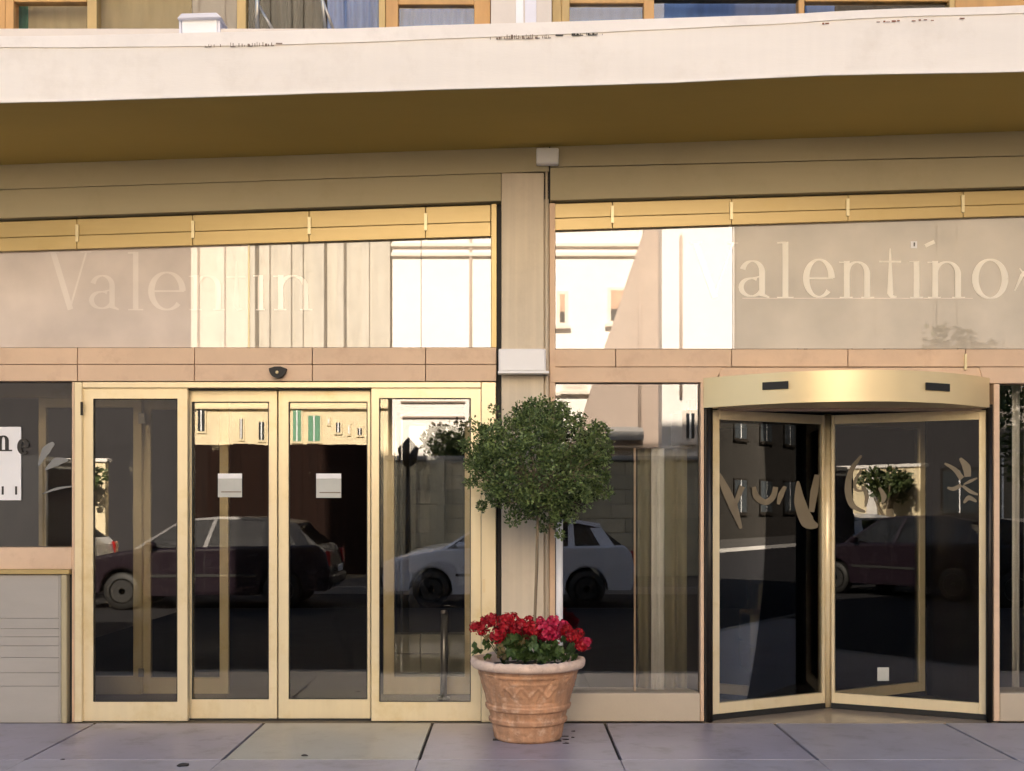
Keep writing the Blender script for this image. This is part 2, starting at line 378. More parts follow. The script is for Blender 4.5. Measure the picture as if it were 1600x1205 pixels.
strip('drip_edge', lambda x: bt(x) - 3.0, lambda x: bt(x) + .5, YF - .006, YF + .0, M['flash'], wob=1.0)
strip('flashing', tp, lambda x: tp(x) + 17 + 5 * math.sin(x / 330.), YF - .007, YF + .12, M['flash'], wob=1.5)
# soffit and top deck as a slab
v = []; f = []; n = 40
for i in range(n + 1):
    x = -700 + 3000 * i / n
    a = at(x, bt(x) - .5, YF)
    b = at((a.x * 1840 / DIST) + 800, 0, 0); sx = (a.x * 1840 / DIST) + 800
    zb = at(sx, soff(sx), 0).z
    v += [Vector((a.x, YF + .0205, a.z)), Vector((a.x, -.002, zb)), Vector((a.x, YF + .0205, a.z + .2)), Vector((a.x, -.002, zb + .32))]
for i in range(n):
    j = i * 4; k = j + 4
    f += [(j, j + 1, k + 1, k), (j + 2, k + 2, k + 3, j + 3), (j, k, k + 2, j + 2), (j + 1, j + 3, k + 3, k + 1)]
mesh_obj('soffit', v, f, M['soffit'], can)
box('deck', -12, 12, YF + .11, .7, 4.2, 4.28, M['upwall'], can)
# scribbled marks on the fascia
def marks(xa, xb, y, hh, dens, m, seed):
    rnd = random.Random(seed); bm = bmesh.new(); x = xa
    while x < xb:
        hgt = rnd.uniform(.35, 1) * hh; wd = rnd.choice([.8, 1.2, 3.0]); yy = y + sl(0, 0, 1600, -40, x - xa)
        p = at(x, yy, YF - .0085); q = at(x + wd, yy - hgt, YF - .0085)
        add_box(bm, p.x, q.x, YF - .0085, YF - .0072, p.z, q.z)
        if rnd.random() < .35:
            q = at(x + 4.5, yy - hgt * .2, YF - .0085); add_box(bm, p.x, q.x, YF - .0087, YF - .0074, p.z, p.z + .004)
        x += rnd.uniform(2.5, 5.5) / dens + (6 if rnd.random() < .12 else 0)
    return bm_obj('marking', bm, m, can, origin=at(xa, y, YF - .008))
marks(320, 345, 74, 6, .7, M['inkbrown'], 1); marks(360, 426, 73.5, 7, 1, M['inkbrown'], 2)
marks(766, 858, 62, 8, 1.2, M['inkbrown'], 4); marks(893, 944, 56, 5, 1.6, M['ink'], 5)
pbox('marking', 431, 67, 441, 69, YF - .0095, YF - .0072, M['inkbrown'], can, 0); pbox('marking', 868, 54, 880, 56, YF - .0095, YF - .0072, M['ink'], can, 0)
# rust chips at the right of the flashing edge
M['rust'] = mat('rust', (.25, .09, .04), .9); rnd = random.Random(9)
for (a, b_) in [(1370, 1405), (1425, 1445), (1455, 1462), (1500, 1507), (1285, 1300)]:
    x = a
    while x < b_:
        wd = rnd.uniform(3, 8); yy = sl(1280, 38, 1600, 26, x) + rnd.uniform(-.8, .8); hh = rnd.uniform(.7, 2.4)
        p = at(x, yy, YF - .012); q = at(x + wd, yy - hh, YF - .012)
        box('rust_chip', p.x, q.x, YF - .0095, YF - .0068, p.z, q.z, M['rust'], can); x += wd + rnd.uniform(1, 6)

# cowl vent on the canopy
vt = thing('roof_vent', 'small white box vent with lilac lid standing on the canopy edge', 'vent', at(311, 51, -1.1))
pbox('body', 284, 28, 339, 56, -1.1, -.9, M['white'], vt, .004)
pbox('side_trim', 279.5, 27.5, 283.6, 54, -1.09, -.92, M['cowl'], vt); pbox('side_trim', 339.4, 27.5, 344, 53, -1.09, -.92, M['cowl'], vt)
quad('lid', [(283, 21), (338, 19.5), (346, 27), (276, 29)], -1.13, -.88, M['cowl'], vt, .004)

# folding rack on the canopy
rk = thing('folding_rack', 'grey metal folding rack leaning on the canopy before dark curtains', 'rack', at(402, 50, -.5))
for nm, a, b_, r_ in [('post', (402, -40), (402, 52), .014), ('brace', (404, 8), (428, 50), .009), ('post', (500, -40), (509, 50), .011), ('brace', (497, -20), (522, 50), .009), ('rail', (398, -30), (505, -30), .008)]:
    bm = bmesh.new(); tube(bm, [at(*a, -.5), at(*b_, -.5)], r_, 8); bm_obj(nm, bm, M['steel'] if nm != 'rail' else M['steel'], rk, True, at(*a, -.5))

# ------------------------------------------------------------------ upper windows
YW = .12
def curtain(name, x0, x1, y0, y1, Y, m, parent, amp=.02, waves=9, tilt=0, seed=0):
    """hanging pleated cloth with real folds, photo px"""
    a = at(x0, y0, Y); b = at(x1, y1, Y); n = max(24, int(waves * 10)); v = []; f = []
    for i in range(n + 1):
        t = i / n; x = a.x + (b.x - a.x) * t
        ph = t * waves * 2 * math.pi + 1.7 * noise.noise(Vector((t * waves * .6, seed, 0)))
        dy = amp * math.sin(ph) * (.7 + .5 * noise.noise(Vector((t * 7, seed + 5, 0))))
        for k, z in enumerate((a.z, (a.z + b.z) / 2, b.z)):
            v.append((x + tilt * (k - 1), Y + dy * (.6 + .25 * k), z))
    for i in range(n):
        for k in range(2):
            j = i * 3 + k; f.append((j, j + 3, j + 4, j + 1))
    o = mesh_obj(name, v, f, m, parent, smooth=True)
    so_ = o.modifiers.new('thick', 'SOLIDIFY'); so_.thickness = .003
    return o
def upwin(label, x0, x1, stiles, rails, curts, pane=None, hh=62):
    o = thing('upper_window', label, 'window', at((x0 + x1) / 2, hh, YW))
    for (a, b_, m) in stiles: pbox('frame_post', a, -330, b_, hh, YW - .04, YW + .05, M[m], o, .003)
    for (a, b_, yt, yb, m) in rails: pbox('frame_rail', a, yt, b_, yb, YW - .03, YW + .045, M[m], o, .003)
    for (a, b_, m, amp, wv) in curts: curtain('curtain', a, b_, -330, hh, YW + .16, M[m], o, amp, wv, seed=a)
    pbox('pane', x0 + 2, -330, x1 - 2, hh, YW + .0, YW + .006, M['glass_up'], o, 0)
    pbox('top_rail', x0, -345, x1, -331, YW - .05, YW + .1, M['wood'], o)
    return o
upwin('upper window with thick brown posts, green louvre and beige blind at the far left', -60, 148, [(-60, 8, 'wood'), (8.3, 21, 'wood'), (136, 151, 'wood2')], [(21.5, 135.5, -8, 3, 'wood')],
      [(23, 44, 'green', .004, 3), (44.5, 137, 'blind', .006, 5)])
upwin('wide upper window with drawn beige blind behind the white vent', 152, 385, [(370, 384, 'wood2')], [],
      [(152, 300, 'blind', .006, 6), (300.5, 370, 'blind_grey', .003, 2)])
upwin('upper window with dark and blue curtains behind the folding rack', 386, 766, [(592, 602, 'wood2'), (603, 622, 'wood'), (741, 766, 'wood')], [(622.4, 740.6, -2, 7, 'wood')],
      [(386, 512, 'darkcurt', .03, 9), (506, 592, 'blue', .02, 7), (622, 742, 'blue', .02, 8)])
upwin('upper window with pale blue curtain in orange timber right of the white pier', 863, 1256, [(863, 877, 'wood2'), (877.3, 890, 'wood2'), (1006, 1022, 'wood'), (1248, 1257, 'wood')], [(890.4, 1005.6, -8, 5, 'wood'), (1022.4, 1247.6, -12, -1, 'darkcurt')],
      [(888, 1008, 'blue', .003, 6), (1020, 1249, 'blue', .003, 9)])
upwin('upper window with dark interior and short blue curtain at the far right', 1258, 1900, [(1484, 1492, 'wood2')], [(1258, 1483.6, -5, 2, 'wood'), (1492.4, 1900, -10, 20, 'wood')],
      [(1258, 1304, 'blue', .003, 2), (1300, 1484, 'darkcurt', .02, 6), (1492, 1900, 'darkcurt', .02, 9)])
pbox('pier', 767, -330, 862, 60, .0, .4, M['upwall'], hotel)
pbox('pier_strip', 806, -329, 818, 60, -.012, -.001, M['white'], hotel); pbox('pier_strip', 820, -329, 838, 60, -.006, -.001, M['cowl'], hotel)
pbox('upper_wall', -500, -330, -61, 66, .0, .4, M['upwall'], hotel)
pbox('upper_wall', 1901, -330, 2700, 66, .0, .4, M['upwall'], hotel)

# ------------------------------------------------------------------ header boards and transoms
def letters(parent, glyphs, base, Y, m, th=.0015):
    """serif lettering as thin cut film; glyph entries (char, x0, x1, xheight_y, baseline_y, top_y)"""
    lay = [0]
    def rib(bm, pts, ws):
        L_ = []; R_ = []; lay[0] += 1; dy = Vector((0, -.0004 * (lay[0] % 6), 0))
        for i, p in enumerate(pts):
            a = Vector(pts[max(0, i - 1)]); b = Vector(pts[min(len(pts) - 1, i + 1)]); d = (b - a).normalized(); nn = Vector((-d.y, d.x))
            w_ = ws[i] if hasattr(ws, '__len__') else ws
            L_.append(Vector(p) + nn * w_ / 2); R_.append(Vector(p) - nn * w_ / 2)
        tris = []
        for k in range(len(pts)):
            fl, fr = at(L_[k].x, L_[k].y, Y) + dy, at(R_[k].x, R_[k].y, Y) + dy
            tris.append([bm.verts.new(fl), bm.verts.new(fr), bm.verts.new(fl + Vector((0, th, 0))), bm.verts.new(fr + Vector((0, th, 0)))])
        for k in range(len(pts) - 1):
            a, b = tris[k], tris[k + 1]
            for q in ((0, 1), (1, 3), (3, 2), (2, 0)): bm.faces.new((a[q[0]], a[q[1]], b[q[1]], b[q[0]]))
        for e in (tris[0], tris[-1]): bm.faces.new((e[0], e[1], e[3], e[2]))
    def arc(cx, cy, rx, ry, a0, a1, thin, thick, n=20):
        pts = []; ws = []
        for i in range(n + 1):
            t = R(a0 + (a1 - a0) * i / n); pts.append((cx + rx * math.cos(t), cy - ry * math.sin(t))); ws.append(thin + (thick - thin) * abs(math.cos(t)) ** 1.3)
        return pts, ws
    objs = []
    for (ch, x0, x1, yx, yb, yt) in glyphs:
        bm = bmesh.new(); W_ = x1 - x0; H_ = yb - yx; T = max(6.0, H_ * .16); t = 2.2
        if ch == 'V':
            rib(bm, [(x0 + 5, yt), (x0 + W_ * .52, yb)], T); rib(bm, [(x1 - 5, yt), (x0 + W_ * .50, yb)], t * 1.4)
            rib(bm, [(x0 - 4, yt), (x0 + 15, yt)], t); rib(bm, [(x1 - 14, yt), (x1 + 3, yt)], t)
        if ch == 'l':
            c = x0 + W_ * .55; rib(bm, [(c, yt), (c, yb)], T); rib(bm, [(x0, yb), (x1 + 2, yb)], t); rib(bm, [(c - T * 1.4, yt + 1.5), (c, yt + 1)], t * 1.3)
        if ch == 'i':
            c = x0 + W_ * .5; rib(bm, [(c, yx), (c, yb)], T); rib(bm, [(x0 + 4, yb), (x1 - 4, yb)], t); rib(bm, [(c - T * 1.3, yx + 1.2), (c, yx + 1)], t)
        if ch == 't':
            c = x0 + W_ * .5; rib(bm, [(c, yt), (c, yb - 6), (c + 3, yb - 1), (c + 10, yb - 1)], [2, T, T * .7, t]); rib(bm, [(x0, yx + 3), (x1, yx + 3)], t * 1.3)
        if ch == 'n':
            a, b = x0 + T, x1 - T
            rib(bm, [(a, yx), (a, yb)], T); rib(bm, [(x0 - 2, yb), (a + T, yb)], t); rib(bm, [(b - T, yb), (x1 + 2, yb)], t); rib(bm, [(x0 - 3, yx + 2), (a, yx + 2)], t)
            p, w2 = arc((a + b) / 2, yx + H_ * .36, (b - a) / 2, H_ * .33, 172, 0, t, T); p.append((b, yb)); w2.append(T); rib(bm, p, w2)
        if ch == 'o':
            p, w2 = arc((x0 + x1) / 2, (yx + yb) / 2, W_ / 2 - T / 2, H_ / 2, 0, 360, t * 1.3, T * 1.1, 36); rib(bm, p, w2)
        if ch == 'e':
            cx, cy = (x0 + x1) / 2, (yx + yb) / 2
            p, w2 = arc(cx, cy, W_ / 2 - T / 2, H_ / 2, 0, 318, t * 1.2, T * 1.1, 34); rib(bm, p, w2)
            rib(bm, [(x0 + T * .6, cy), (x1 - 2, cy)], t * 1.2)
        if ch == 'a':
            b = x1 - T
            p, w2 = arc((x0 + b) / 2 + 1, yx + H_ * .32, (b - x0) / 2 - 1, H_ * .30, 165, 0, t, T); p.append((b, yb - 4)); w2.append(T); p.append((x1 + 2, yb)); w2.append(t); rib(bm, p, w2)
            p, w2 = arc((x0 + b) / 2, yx + H_ * .72, (b - x0) / 2, H_ * .24, 60, 330, t, T * .9); rib(bm, p, w2)
            rib(bm, [(x0 + 7, yx + H_ * .52), (b, yx + H_ * .42)], t)
        if ch == '~':
            rib(bm, [(x0, yb - 10), (x0 + 12, yx + 15), (x1, yx + 2), (x1 + 20, yx + 20)], [2, 6, 4, 2]); rib(bm, [(x0 + 8, yx + 4), (x1 + 4, yb - 20)], [2, 5])
        o = bm_obj('letter', bm, M['letter_mirror'] if (ch == 'V' and m is M['letter']) else m, parent, origin=at((x0 + x1) / 2, yb, Y)); objs.append(o)
    return objs

def header(parent, x0, x1, top, bot, clips, Y):
    mid = lambda x: (top(x) + bot(x)) / 2 + 2
    cl = [x0] + clips + [x1]
    for a, b in zip(cl, cl[1:]):
        quad('header_board', [(a + .3, top(a)), (b - .3, top(b)), (b - .3, mid(b)), (a + .3, mid(a))], Y + .001, Y + .08, M['gold'], parent, .003)
        quad('header_board', [(a + .3, mid(a) + .4), (b - .3, mid(b) + .4), (b - .3, bot(b)), (a + .3, bot(a))], Y - .006, Y + .08, M['gold'], parent, .003)
    quad('header_back', [(x0, top(x0) - 5), (x1, top(x1) - 5), (x1, bot(x1) - 2), (x0, bot(x0) - 2)], Y + .081, Y + .12, M['dark'], parent, 0)
    for c in clips:
        quad('clip', [(c - 2.5, mid(c) - 17), (c + 2.5, mid(c) - 17), (c + 2.5, mid(c) + 10), (c - 2.5, mid(c) + 10)], Y - .016, Y - .004, M['clip'], parent, .001)
YT = .06
tL = thing('transom_window', 'long left transom with faint frosted lettering above the sliding doors', 'window', at(400, 543, YT))
topL = lambda x: headL(x) + 5.5; botL = lambda x: sl(0, 393, 768, 369, x)
header(tL, LX0, 767, topL, botL, [-60, 120, 301, 483, 665], YT)
quad('side_post', [(767.5, topL(768) - 1), (776, topL(776) - 1), (776, 543), (767.5, 543)], YT - .02, YT + .08, M['gold'], tL)
for a, b, m in [(LX0, 387.5, 'film'), (390, 657.5, 'film_clear'), (658.5, 767, 'film_clear')]:
    quad('pane', [(a, botL(a)), (b, botL(b)), (b, 543), (a, 543)], YT + .03, YT + .036, M[m], tL, 0)
pbox('glazing_bar', 387.8, botL(388) + .5, 389.8, 543, YT + .022, YT + .04, M['clip'], tL, 0)
letters(tL, [('V', 78, 140, 428, 484, 394), ('a', 143, 184, 430, 484, 394), ('l', 200, 222, 430, 484, 394), ('e', 232, 290, 426, 484, 394), ('n', 298, 350, 430, 484, 394),
             ('t', 354, 384, 430, 484, 408), ('i', 396, 418, 430, 484, 400), ('n', 430, 486, 430, 484, 400)], 484, YT + .0275, M['letter_soft'])
tR = thing('transom_window', 'right transom with large cream serif lettering above the revolving door', 'window', at(1230, 545, YT))
topR = lambda x: headR(x) + 5.5; botR = lambda x: sl(868, 360, 1600, 337, x)
header(tR, 863, RX1, topR, botR, [957, 1143, 1325, 1505, 1690], YT)
quad('side_post', [(858.5, topR(862) - 1), (867.5, topR(862) - 1), (867.5, 1083), (858.5, 1083)], YT - .03, YT + .08, M['tan'], tR)
for a, b, m in [(868, 1144.5, 'film_clear'), (1145.5, RX1, 'film_grey')]:
    quad('pane', [(a, botR(a)), (b, botR(b)), (b, 545), (a, 545)], YT + .03, YT + .036, M[m], tR, 0)
letters(tR, [('V', 1082, 1150, 408, 465, 380), ('a', 1158, 1200, 407, 465, 0), ('l', 1214, 1238, 407, 465, 378), ('e', 1255, 1304, 406, 464, 0), ('n', 1314, 1364, 408, 465, 0), ('t', 1374, 1408, 406, 465, 388),
             ('i', 1418, 1446, 408, 465, 0), ('n', 1452, 1506, 408, 465, 0), ('o', 1519, 1575, 406, 466, 0), ('~', 1585, 1608, 415, 465, 0)], 465, YT + .0275, M['letter'])
pbox('film_edge', 1160, 465.5, 1520, 467, YT + .0265, YT + .029, M['letter_soft'], tR, 0)
nt_ = thing('sticker', 'tiny white square notice stuck high on the lettered transom', 'sticker', at(1428, 389, YT + .02))
pbox('backing', 1423, 377, 1433, 388, YT + .0262, YT + .0288, M['white'], nt_, 0); pbox('mark', 1427.5, 379, 1429.5, 385, YT + .0252, YT + .026, M['ink'], nt_, 0)
st2 = pbox('sticker', 1445, 378, 1461, 384, YT + .0262, YT + .0288, M['letter'], None, 0); st2.rotation_euler = (0, R(-24), 0)
tag(st2, 'small slanting yellowish sticker beside the white square on the transom', 'sticker')
# vertical blind panels behind the right transom
vb = thing('vertical_blind', 'pale vertical blind panels hanging behind the lettered transom', 'blind', at(1400, 545, .35))
for i, (a, b) in enumerate([(1150, 1245), (1247, 1256), (1262, 1330), (1333, 1380), (1384, 1495), (1498, 1600), (1603, 1700), (1703, 1890)]):
    pbox('blind_panel', a, 250, b, 560, .35 + .01 * (i % 2), .355 + .01 * (i % 2), M['blind_grey'], vb, 0)

# ------------------------------------------------------------------ tan band of facing panels
bandL = thing('facing_band', 'peach facing panel band between left transom and sliding doors', 'band', at(400, 595, .03))
js = [LX0, -60, 121, 304, 488, 665, 776]
for a, b in zip(js, js[1:]):
    pbox('facing_panel', a + .6, 543.5, b - .6, 569, .03 + random.uniform(0, .003), .2, M['tan'], bandL, .002)
    pbox('facing_panel', a + .6, 570, b - .6, 595.5, .028 + random.uniform(0, .003), .2, M['tan'], bandL, .002)
bandR = thing('facing_band', 'pinkish facing panel band between lettered transom and revolving door', 'band', at(1200, 600, .03))
js = [859, 962, 1143, 1325, 1509, 1690, RX1]
for a, b in zip(js, js[1:]):
    pbox('facing_panel', a + .6, 545.8, b - .6, 573, .03 + random.uniform(0, .003), .2, M['tan'], bandR, .002)
quad('facing_panel', [(859.6, 574), (1128, 574), (1117, 597.5), (859.6, 597.5)], .026, .2, M['tan'], bandR, .002)
quad('facing_panel', [(1530, 574), (RX1, 574), (RX1, 599), (1538, 599)], .026, .2, M['tan'], bandR, .002)
pbox('clip', 1507.5, 553, 1511, 578, .014, .03, M['clip'], bandR, .001)
# motion sensor
sn = thing('door_sensor', 'black half round motion sensor on peach band over the sliding doors', 'sensor', at(434, 582, .02))
bm = bmesh.new(); c = at(434, 576, .0); N = 14
fr = [bm.verts.new(Vector((c.x + .058 * math.cos(-math.pi * k / N), -.015, c.z + .066 * math.sin(-math.pi * k / N)))) for k in range(N + 1)] + [bm.verts.new((c.x - .02, -.015, c.z + .012)), bm.verts.new((c.x + .02, -.015, c.z + .014))][0:2]
bf = bm.faces.new(fr[:N + 1] + [fr[N + 1], fr[N + 2]])
ex = bmesh.ops.extrude_face_region(bm, geom=[bf]); bmesh.ops.translate(bm, verts=[g for g in ex['geom'] if isinstance(g, bmesh.types.BMVert)], vec=(0, .044, 0))
bmesh.ops.recalc_face_normals(bm, faces=bm.faces); bm_obj('housing', bm, M['dark'], sn, origin=c)
bm = bmesh.new(); lathe(bm, [(.011, 0), (.012, .006), (.008, .012), (.002, .014)], 14); bmesh.ops.rotate(bm, verts=bm.verts, matrix=Matrix.Rotation(R(90), 3, 'X'))
bmesh.ops.translate(bm, verts=bm.verts, vec=at(433, 582, -.0155)); bm_obj('lens', bm, M['brass'], sn, True, origin=at(433, 582, -.015))

# ------------------------------------------------------------------ sliding door set
YD = .05
sd_ = thing('sliding_door_set', 'cream framed automatic glass sliding doors left of the flower pot', 'door', at(440, 1128, YD))
# fixed outer frame: left jamb, right jamb, head
pbox('jamb', 116, 597, 128, 1128.5, YD - .03, .25, M['cream'], sd_, .004)
pbox('jamb', 752, 597, 775, 1128.5, YD - .01, .25, M['cream'], sd_, .004)
pbox('door_head', 128.5, 597, 751.5, 606, YD - .02, .25, M['cream'], sd_, .003)
def leaf(x0, x1, y0, y1, l, t, r, b, Y, gm, nm='fixed_leaf'):
    f_ = ring_frame(nm, x0, y0, x1, y1, l, t, r, b, Y, Y + .05, M['cream'], sd_)
    pbox('pane', x0 + l - 1, y0 + t - 1, x1 - r + 1, y1 - b + 1, Y + .02, Y + .026, M[gm], f_, 0)
    # black gasket
    g0, g1, g2, g3 = x0 + l, y0 + t, x1 - r, y1 - b
    bm = bmesh.new()
    for (a, c_, e, d_) in ((g0, g1, g2, g1 + 1.2), (g0, g3 - 1.2, g2, g3), (g0, g1 + 1.2, g0 + 1.2, g3 - 1.2), (g2 - 1.2, g1 + 1.2, g2, g3 - 1.2)):
        p, q = at(a, c_, Y + .008), at(e, d_, Y + .008); add_box(bm, p.x, q.x, Y + .008, Y + .019, q.z, p.z)
    bm_obj('gasket', bm, M['dark'], f_, origin=at(g0, g1, Y))
    return f_
leaf(128.5, 293, 606.3, 1127, 17, 17, 16, 30, YD, 'glass')
leaf(580, 751.5, 606.3, 1127, 12.5, 16, 16, 30, YD, 'glass_hi')
leaf(294.5, 433, 610, 1123, 5, 18, 13, 30, YD + .075, 'glass', 'sliding_leaf')
leaf(435, 579, 610, 1123, 16, 18, 5, 30, YD + .075, 'glass', 'sliding_leaf')
pbox('track', 293.5, 606.5, 579.5, 609.5, YD + .03, YD + .2, M['bronze'], sd_, 0)
pbox('threshold', 116, 1123.5, 775, 1129.5, YD + .052, .3, M['dark'], sd_, 0)
pbox('lock', 754.5, 905, 758, 926, YD - .016, YD - .011, M['brass'], sd_, .001)
pbox('hinge', 125.5, 628, 129.5, 649, YD - .036, YD - .031, M['bronze'], sd_, .001)
for x0, x1, y0, y1, lab in [(340.5, 378, 741, 777, 'small pale notice card on the left sliding leaf'), (494, 533, 741, 778, 'small pale notice card on the right sliding leaf')]:
    o = thing('notice_card', lab, 'notice', at((x0 + x1) / 2, y1, YD + .09))
    pbox('card', x0, y0, x1, y1, YD + .088, YD + .0935, M['card'], o, 0); pbox('top_strip', x0, y0 - 1, x1, y0 + 7, YD + .084, YD + .0872, M['white'], o, 0)
    pbox('text_line', x0 + 5, y1 - 9, x1 - 1, y1 - 7.5, YD + .0862, YD + .0875, M['inkbrown'], o, 0)

# inner sliding doors of the vestibule
YI = 1.2
def ii(px): return px
vd = thing('inner_door_set', 'cream framed inner glass doors standing inside the vestibule', 'door', at(440, 1085, YI))
def ileaf(x0, x1, y0, y1, l, t, r, b, Y, gm='glass_in'):
    f_ = ring_frame('inner_leaf', x0, y0, x1, y1, l, t, r, b, Y, Y + .05, M['cream'], vd)
    pbox('pane', x0 + l - 1, y0 + t - 1, x1 - r + 1, y1 - b + 1, Y + .02, Y + .026, M[gm], f_, 0)
ileaf(60, 221, 622, 1085, 12, 15, 13, 28, YI)
ileaf(221.5, 357, 622, 1085, 14, 18, 14, 26, YI + .06)
ileaf(599, 738, 622, 1085, 17, 12, 12, 27, YI, 'glass')
pbox('head_rail', -100, 596, 790, 621.5, YI - .02, YI + .15, M['cream'], vd, .003)
pbox('latch', 216, 645, 226, 662, YI - .02, YI - .002, M['steel'], vd, .001)
pbox('latch', 216, 1045, 224, 1058, YI - .02, YI - .002, M['steel'], vd, .001)
po = thing('steel_post', 'short brushed steel post behind the right fixed door pane', 'post', at(693, 1090, 1.0))
bm = bmesh.new(); p = at(693, 1092, 1.0); q = at(694, 960, 1.0); tube(bm, [p, q], .026, 14); bm_obj('shaft', bm, M['steel'], po, True, p)
bm = bmesh.new(); lathe(bm, [(.05, 0), (.05, .012), (.03, .02)], 18, tuple(p)); bm_obj('foot', bm, M['steel'], po, True, p)
bm = bmesh.new(); lathe(bm, [(.029, 0), (.029, .02), (.02, .03)], 18, tuple(q)); bm_obj('cap', bm, M['steel'], po, True, q)

# ------------------------------------------------------------------ left counter window
lw = thing('counter_window', 'left window over a grey panelled counter with printed white board inside', 'window', at(50, 890, .05))
pbox('pane', LX0, 597.5, 112, 855, .09, .096, M['glass'], lw, 0)
pbox('side_post', 112.3, 597, 116, 1128, .04, .25, M['tan'], lw)
pbox('sill', LX0, 855.5, 112, 889.5, .035, .3, M['tan'], lw, .003)
pbox('trim', LX0, 890, 108, 897.5, .0, .3, M['gold'], lw, .003)
ct = thing('counter_panel', 'grey grooved panel with olive corner post below the left window', 'panel', at(40, 1130, .0))
gy = [898, 966, 982, 995, 1009, 1027, 1051, 1072, 1130.5]
for a, b in zip(gy, gy[1:]): pbox('panel_board', LX0, a + .5, 92, b, .024, .1, M['cab'], ct, .0012)
pbox('edge_board', 92.3, 898.5, 95, 1130.5, .02, .1, M['cab'], ct, .001)
pbox('corner_post', 95.3, 898.5, 104, 1130, .0, .3, M['beam'], ct, .004)
pbox('shadow_gap', 104.3, 898, 115.5, 1130, .06, .3, M['dark'], ct, 0)
wb = thing('white_board', 'white printed board with dark letter fixed to the left window', 'board', at(0, 782, .25))
pbox('board', -200, 667, 33, 782, .080, .0865, M['white'], wb, .002)
letters(wb, [('n', -6, 17, 681, 704, 0), ('e', 27, 45, 687, 709, 0)], 703, .0785, M['ink'], .001)
for x in (4, 25): pbox('slot', x - 1.5, 760, x + 1.5, 773, .0765, .0792, M['ink'], wb, 0)
# scroll decals
def scroll(name, label, strokes, Yfun, m, ctr):
    o = thing(name, label, 'decal', ctr)
    for pts, ws in strokes:
        bm = bmesh.new(); prev = None
        # smooth the stroke
        P = [Vector(p) for p in pts]; sm = []; sw = []
        for i in range(len(P) - 1):
            p0, p1, p2, p3 = P[max(i - 1, 0)], P[i], P[i + 1], P[min(i + 2, len(P) - 1)]
            for k in range(6):
                t = k / 6; sm.append(.5 * ((2 * p1) + (-p0 + p2) * t + (2 * p0 - 5 * p1 + 4 * p2 - p3) * t * t + (-p0 + 3 * p1 - 3 * p2 + p3) * t ** 3)); sw.append(ws[i] + (ws[i + 1] - ws[i]) * t)
        sm.append(P[-1]); sw.append(ws[-1])
        for i, p in enumerate(sm):
            a = sm[max(0, i - 1)]; b = sm[min(len(sm) - 1, i + 1)]; d = (b - a).normalized() if (b - a).length > 1e-6 else Vector((1, 0)); nn = Vector((-d.y, d.x)) * sw[i] / 2
            A, B = Yfun(p.x + nn.x, p.y + nn.y, 0), Yfun(p.x - nn.x, p.y - nn.y, 0); C, D = Yfun(p.x + nn.x, p.y + nn.y, 1), Yfun(p.x - nn.x, p.y - nn.y, 1)
            cur = [bm.verts.new(q) for q in (A, B, D, C)]
            if prev:
                for k in range(4): bm.faces.new((prev[k], prev[(k + 1) % 4], cur[(k + 1) % 4], cur[k]))
            else: bm.faces.new(cur)
            prev = cur
        bm.faces.new(prev[::-1]); bmesh.ops.recalc_face_normals(bm, faces=bm.faces)
        bm_obj('stroke', bm, m, o, origin=Yfun(pts[0][0], pts[0][1], 0))
    return o
flat = lambda Y: (lambda x, y, k: at(x, y, Y) + Vector((0, .0015 * k, 0)))
M['decal_grey'] = mat('grey frosted decal', (.22, .22, .21), .6)
scroll('window_decal', 'grey frosted scroll leaves on the left window beside the white board',
       [([(28, 712), (24, 700), (34, 690), (46, 692)], [1, 2.5, 2, 1]), ([(60, 728), (72, 704), (84, 692)], [2, 14, 5]), ([(71, 734), (88, 722), (106, 719)], [2, 14, 3]), ([(66, 772), (88, 764), (113, 760)], [1, 4, 2])],
       flat(.086), M['decal_grey'], at(65, 735, .086))

# ------------------------------------------------------------------ right shop windows
rw = thing('shop_window', 'tall window with olive curtains between pillar and revolving door', 'window', at(985, 1083, .06))
pbox('pane', 868, 598, 1095, 1083, .09, .096, M['glass_hi'], rw, 0)
pbox('side_post', 1094.5, 597, 1100, 1127, .03, .2, M['tan'], rw)
pbox('glazing_bar', 990.5, 700, 993.5, 1083, .10, .13, M['tan'], rw, .001)
pbox('sill_panel', 858.5, 1083.5, 1094, 1127.5, .02, .3, M['base'], rw, .004)
o = curtain('curtain', 996, 1092, 699, 1080, .25, M['curtain'], None, .035, 5, seed=3); tag(o, 'olive voile curtain hanging in folds inside the tall window', 'curtain')
o = curtain('curtain', 1018, 1038, 699, 1080, .19, M['curtain_pale'], None, .015, 2, seed=8); tag(o, 'narrow pale voile strip before the olive curtain', 'curtain')
pr = pbox('curtain_rail', 958, 696, 1096, 700, .17, .30, M['bronze'], None); tag(pr, 'dark curtain rail inside the tall window', 'rail')
wd = thing('white_downpipe', 'narrow white pipe beside the pillar behind the topiary', 'pipe', at(873, 1083, .03))
bm = bmesh.new(); tube(bm, [at(874, 812, .0), at(874, 1084, .0)], .024, 16); bm_obj('pipe', bm, M['white'], wd, True, at(874, 1084, 0))
for yy in (835, 1020): pbox('bracket', 866.5, yy, 881, yy + 5, -.027, .06, M['white'], wd, .001)
fw = thing('side_window', 'narrow window with grey curtain fold at the right edge', 'window', at(1600, 1083, .06))
pbox('side_post', 1553, 600, 1562, 1127, .01, .2, M['tan'], fw)
pbox('pane', 1562.5, 600, RX1, 1083, .09, .096, M['glass_hi'], fw, 0)
pbox('sill_panel', 1562.5, 1083.5, RX1, 1127.5, .02, .3, M['base'], fw, .004)
o = curtain('curtain', 1582, 1594, 600, 1083, .30, M['curtain_pale'], None, .02, 1, seed=13); tag(o, 'single pale grey curtain fold in the window at the right edge', 'curtain')
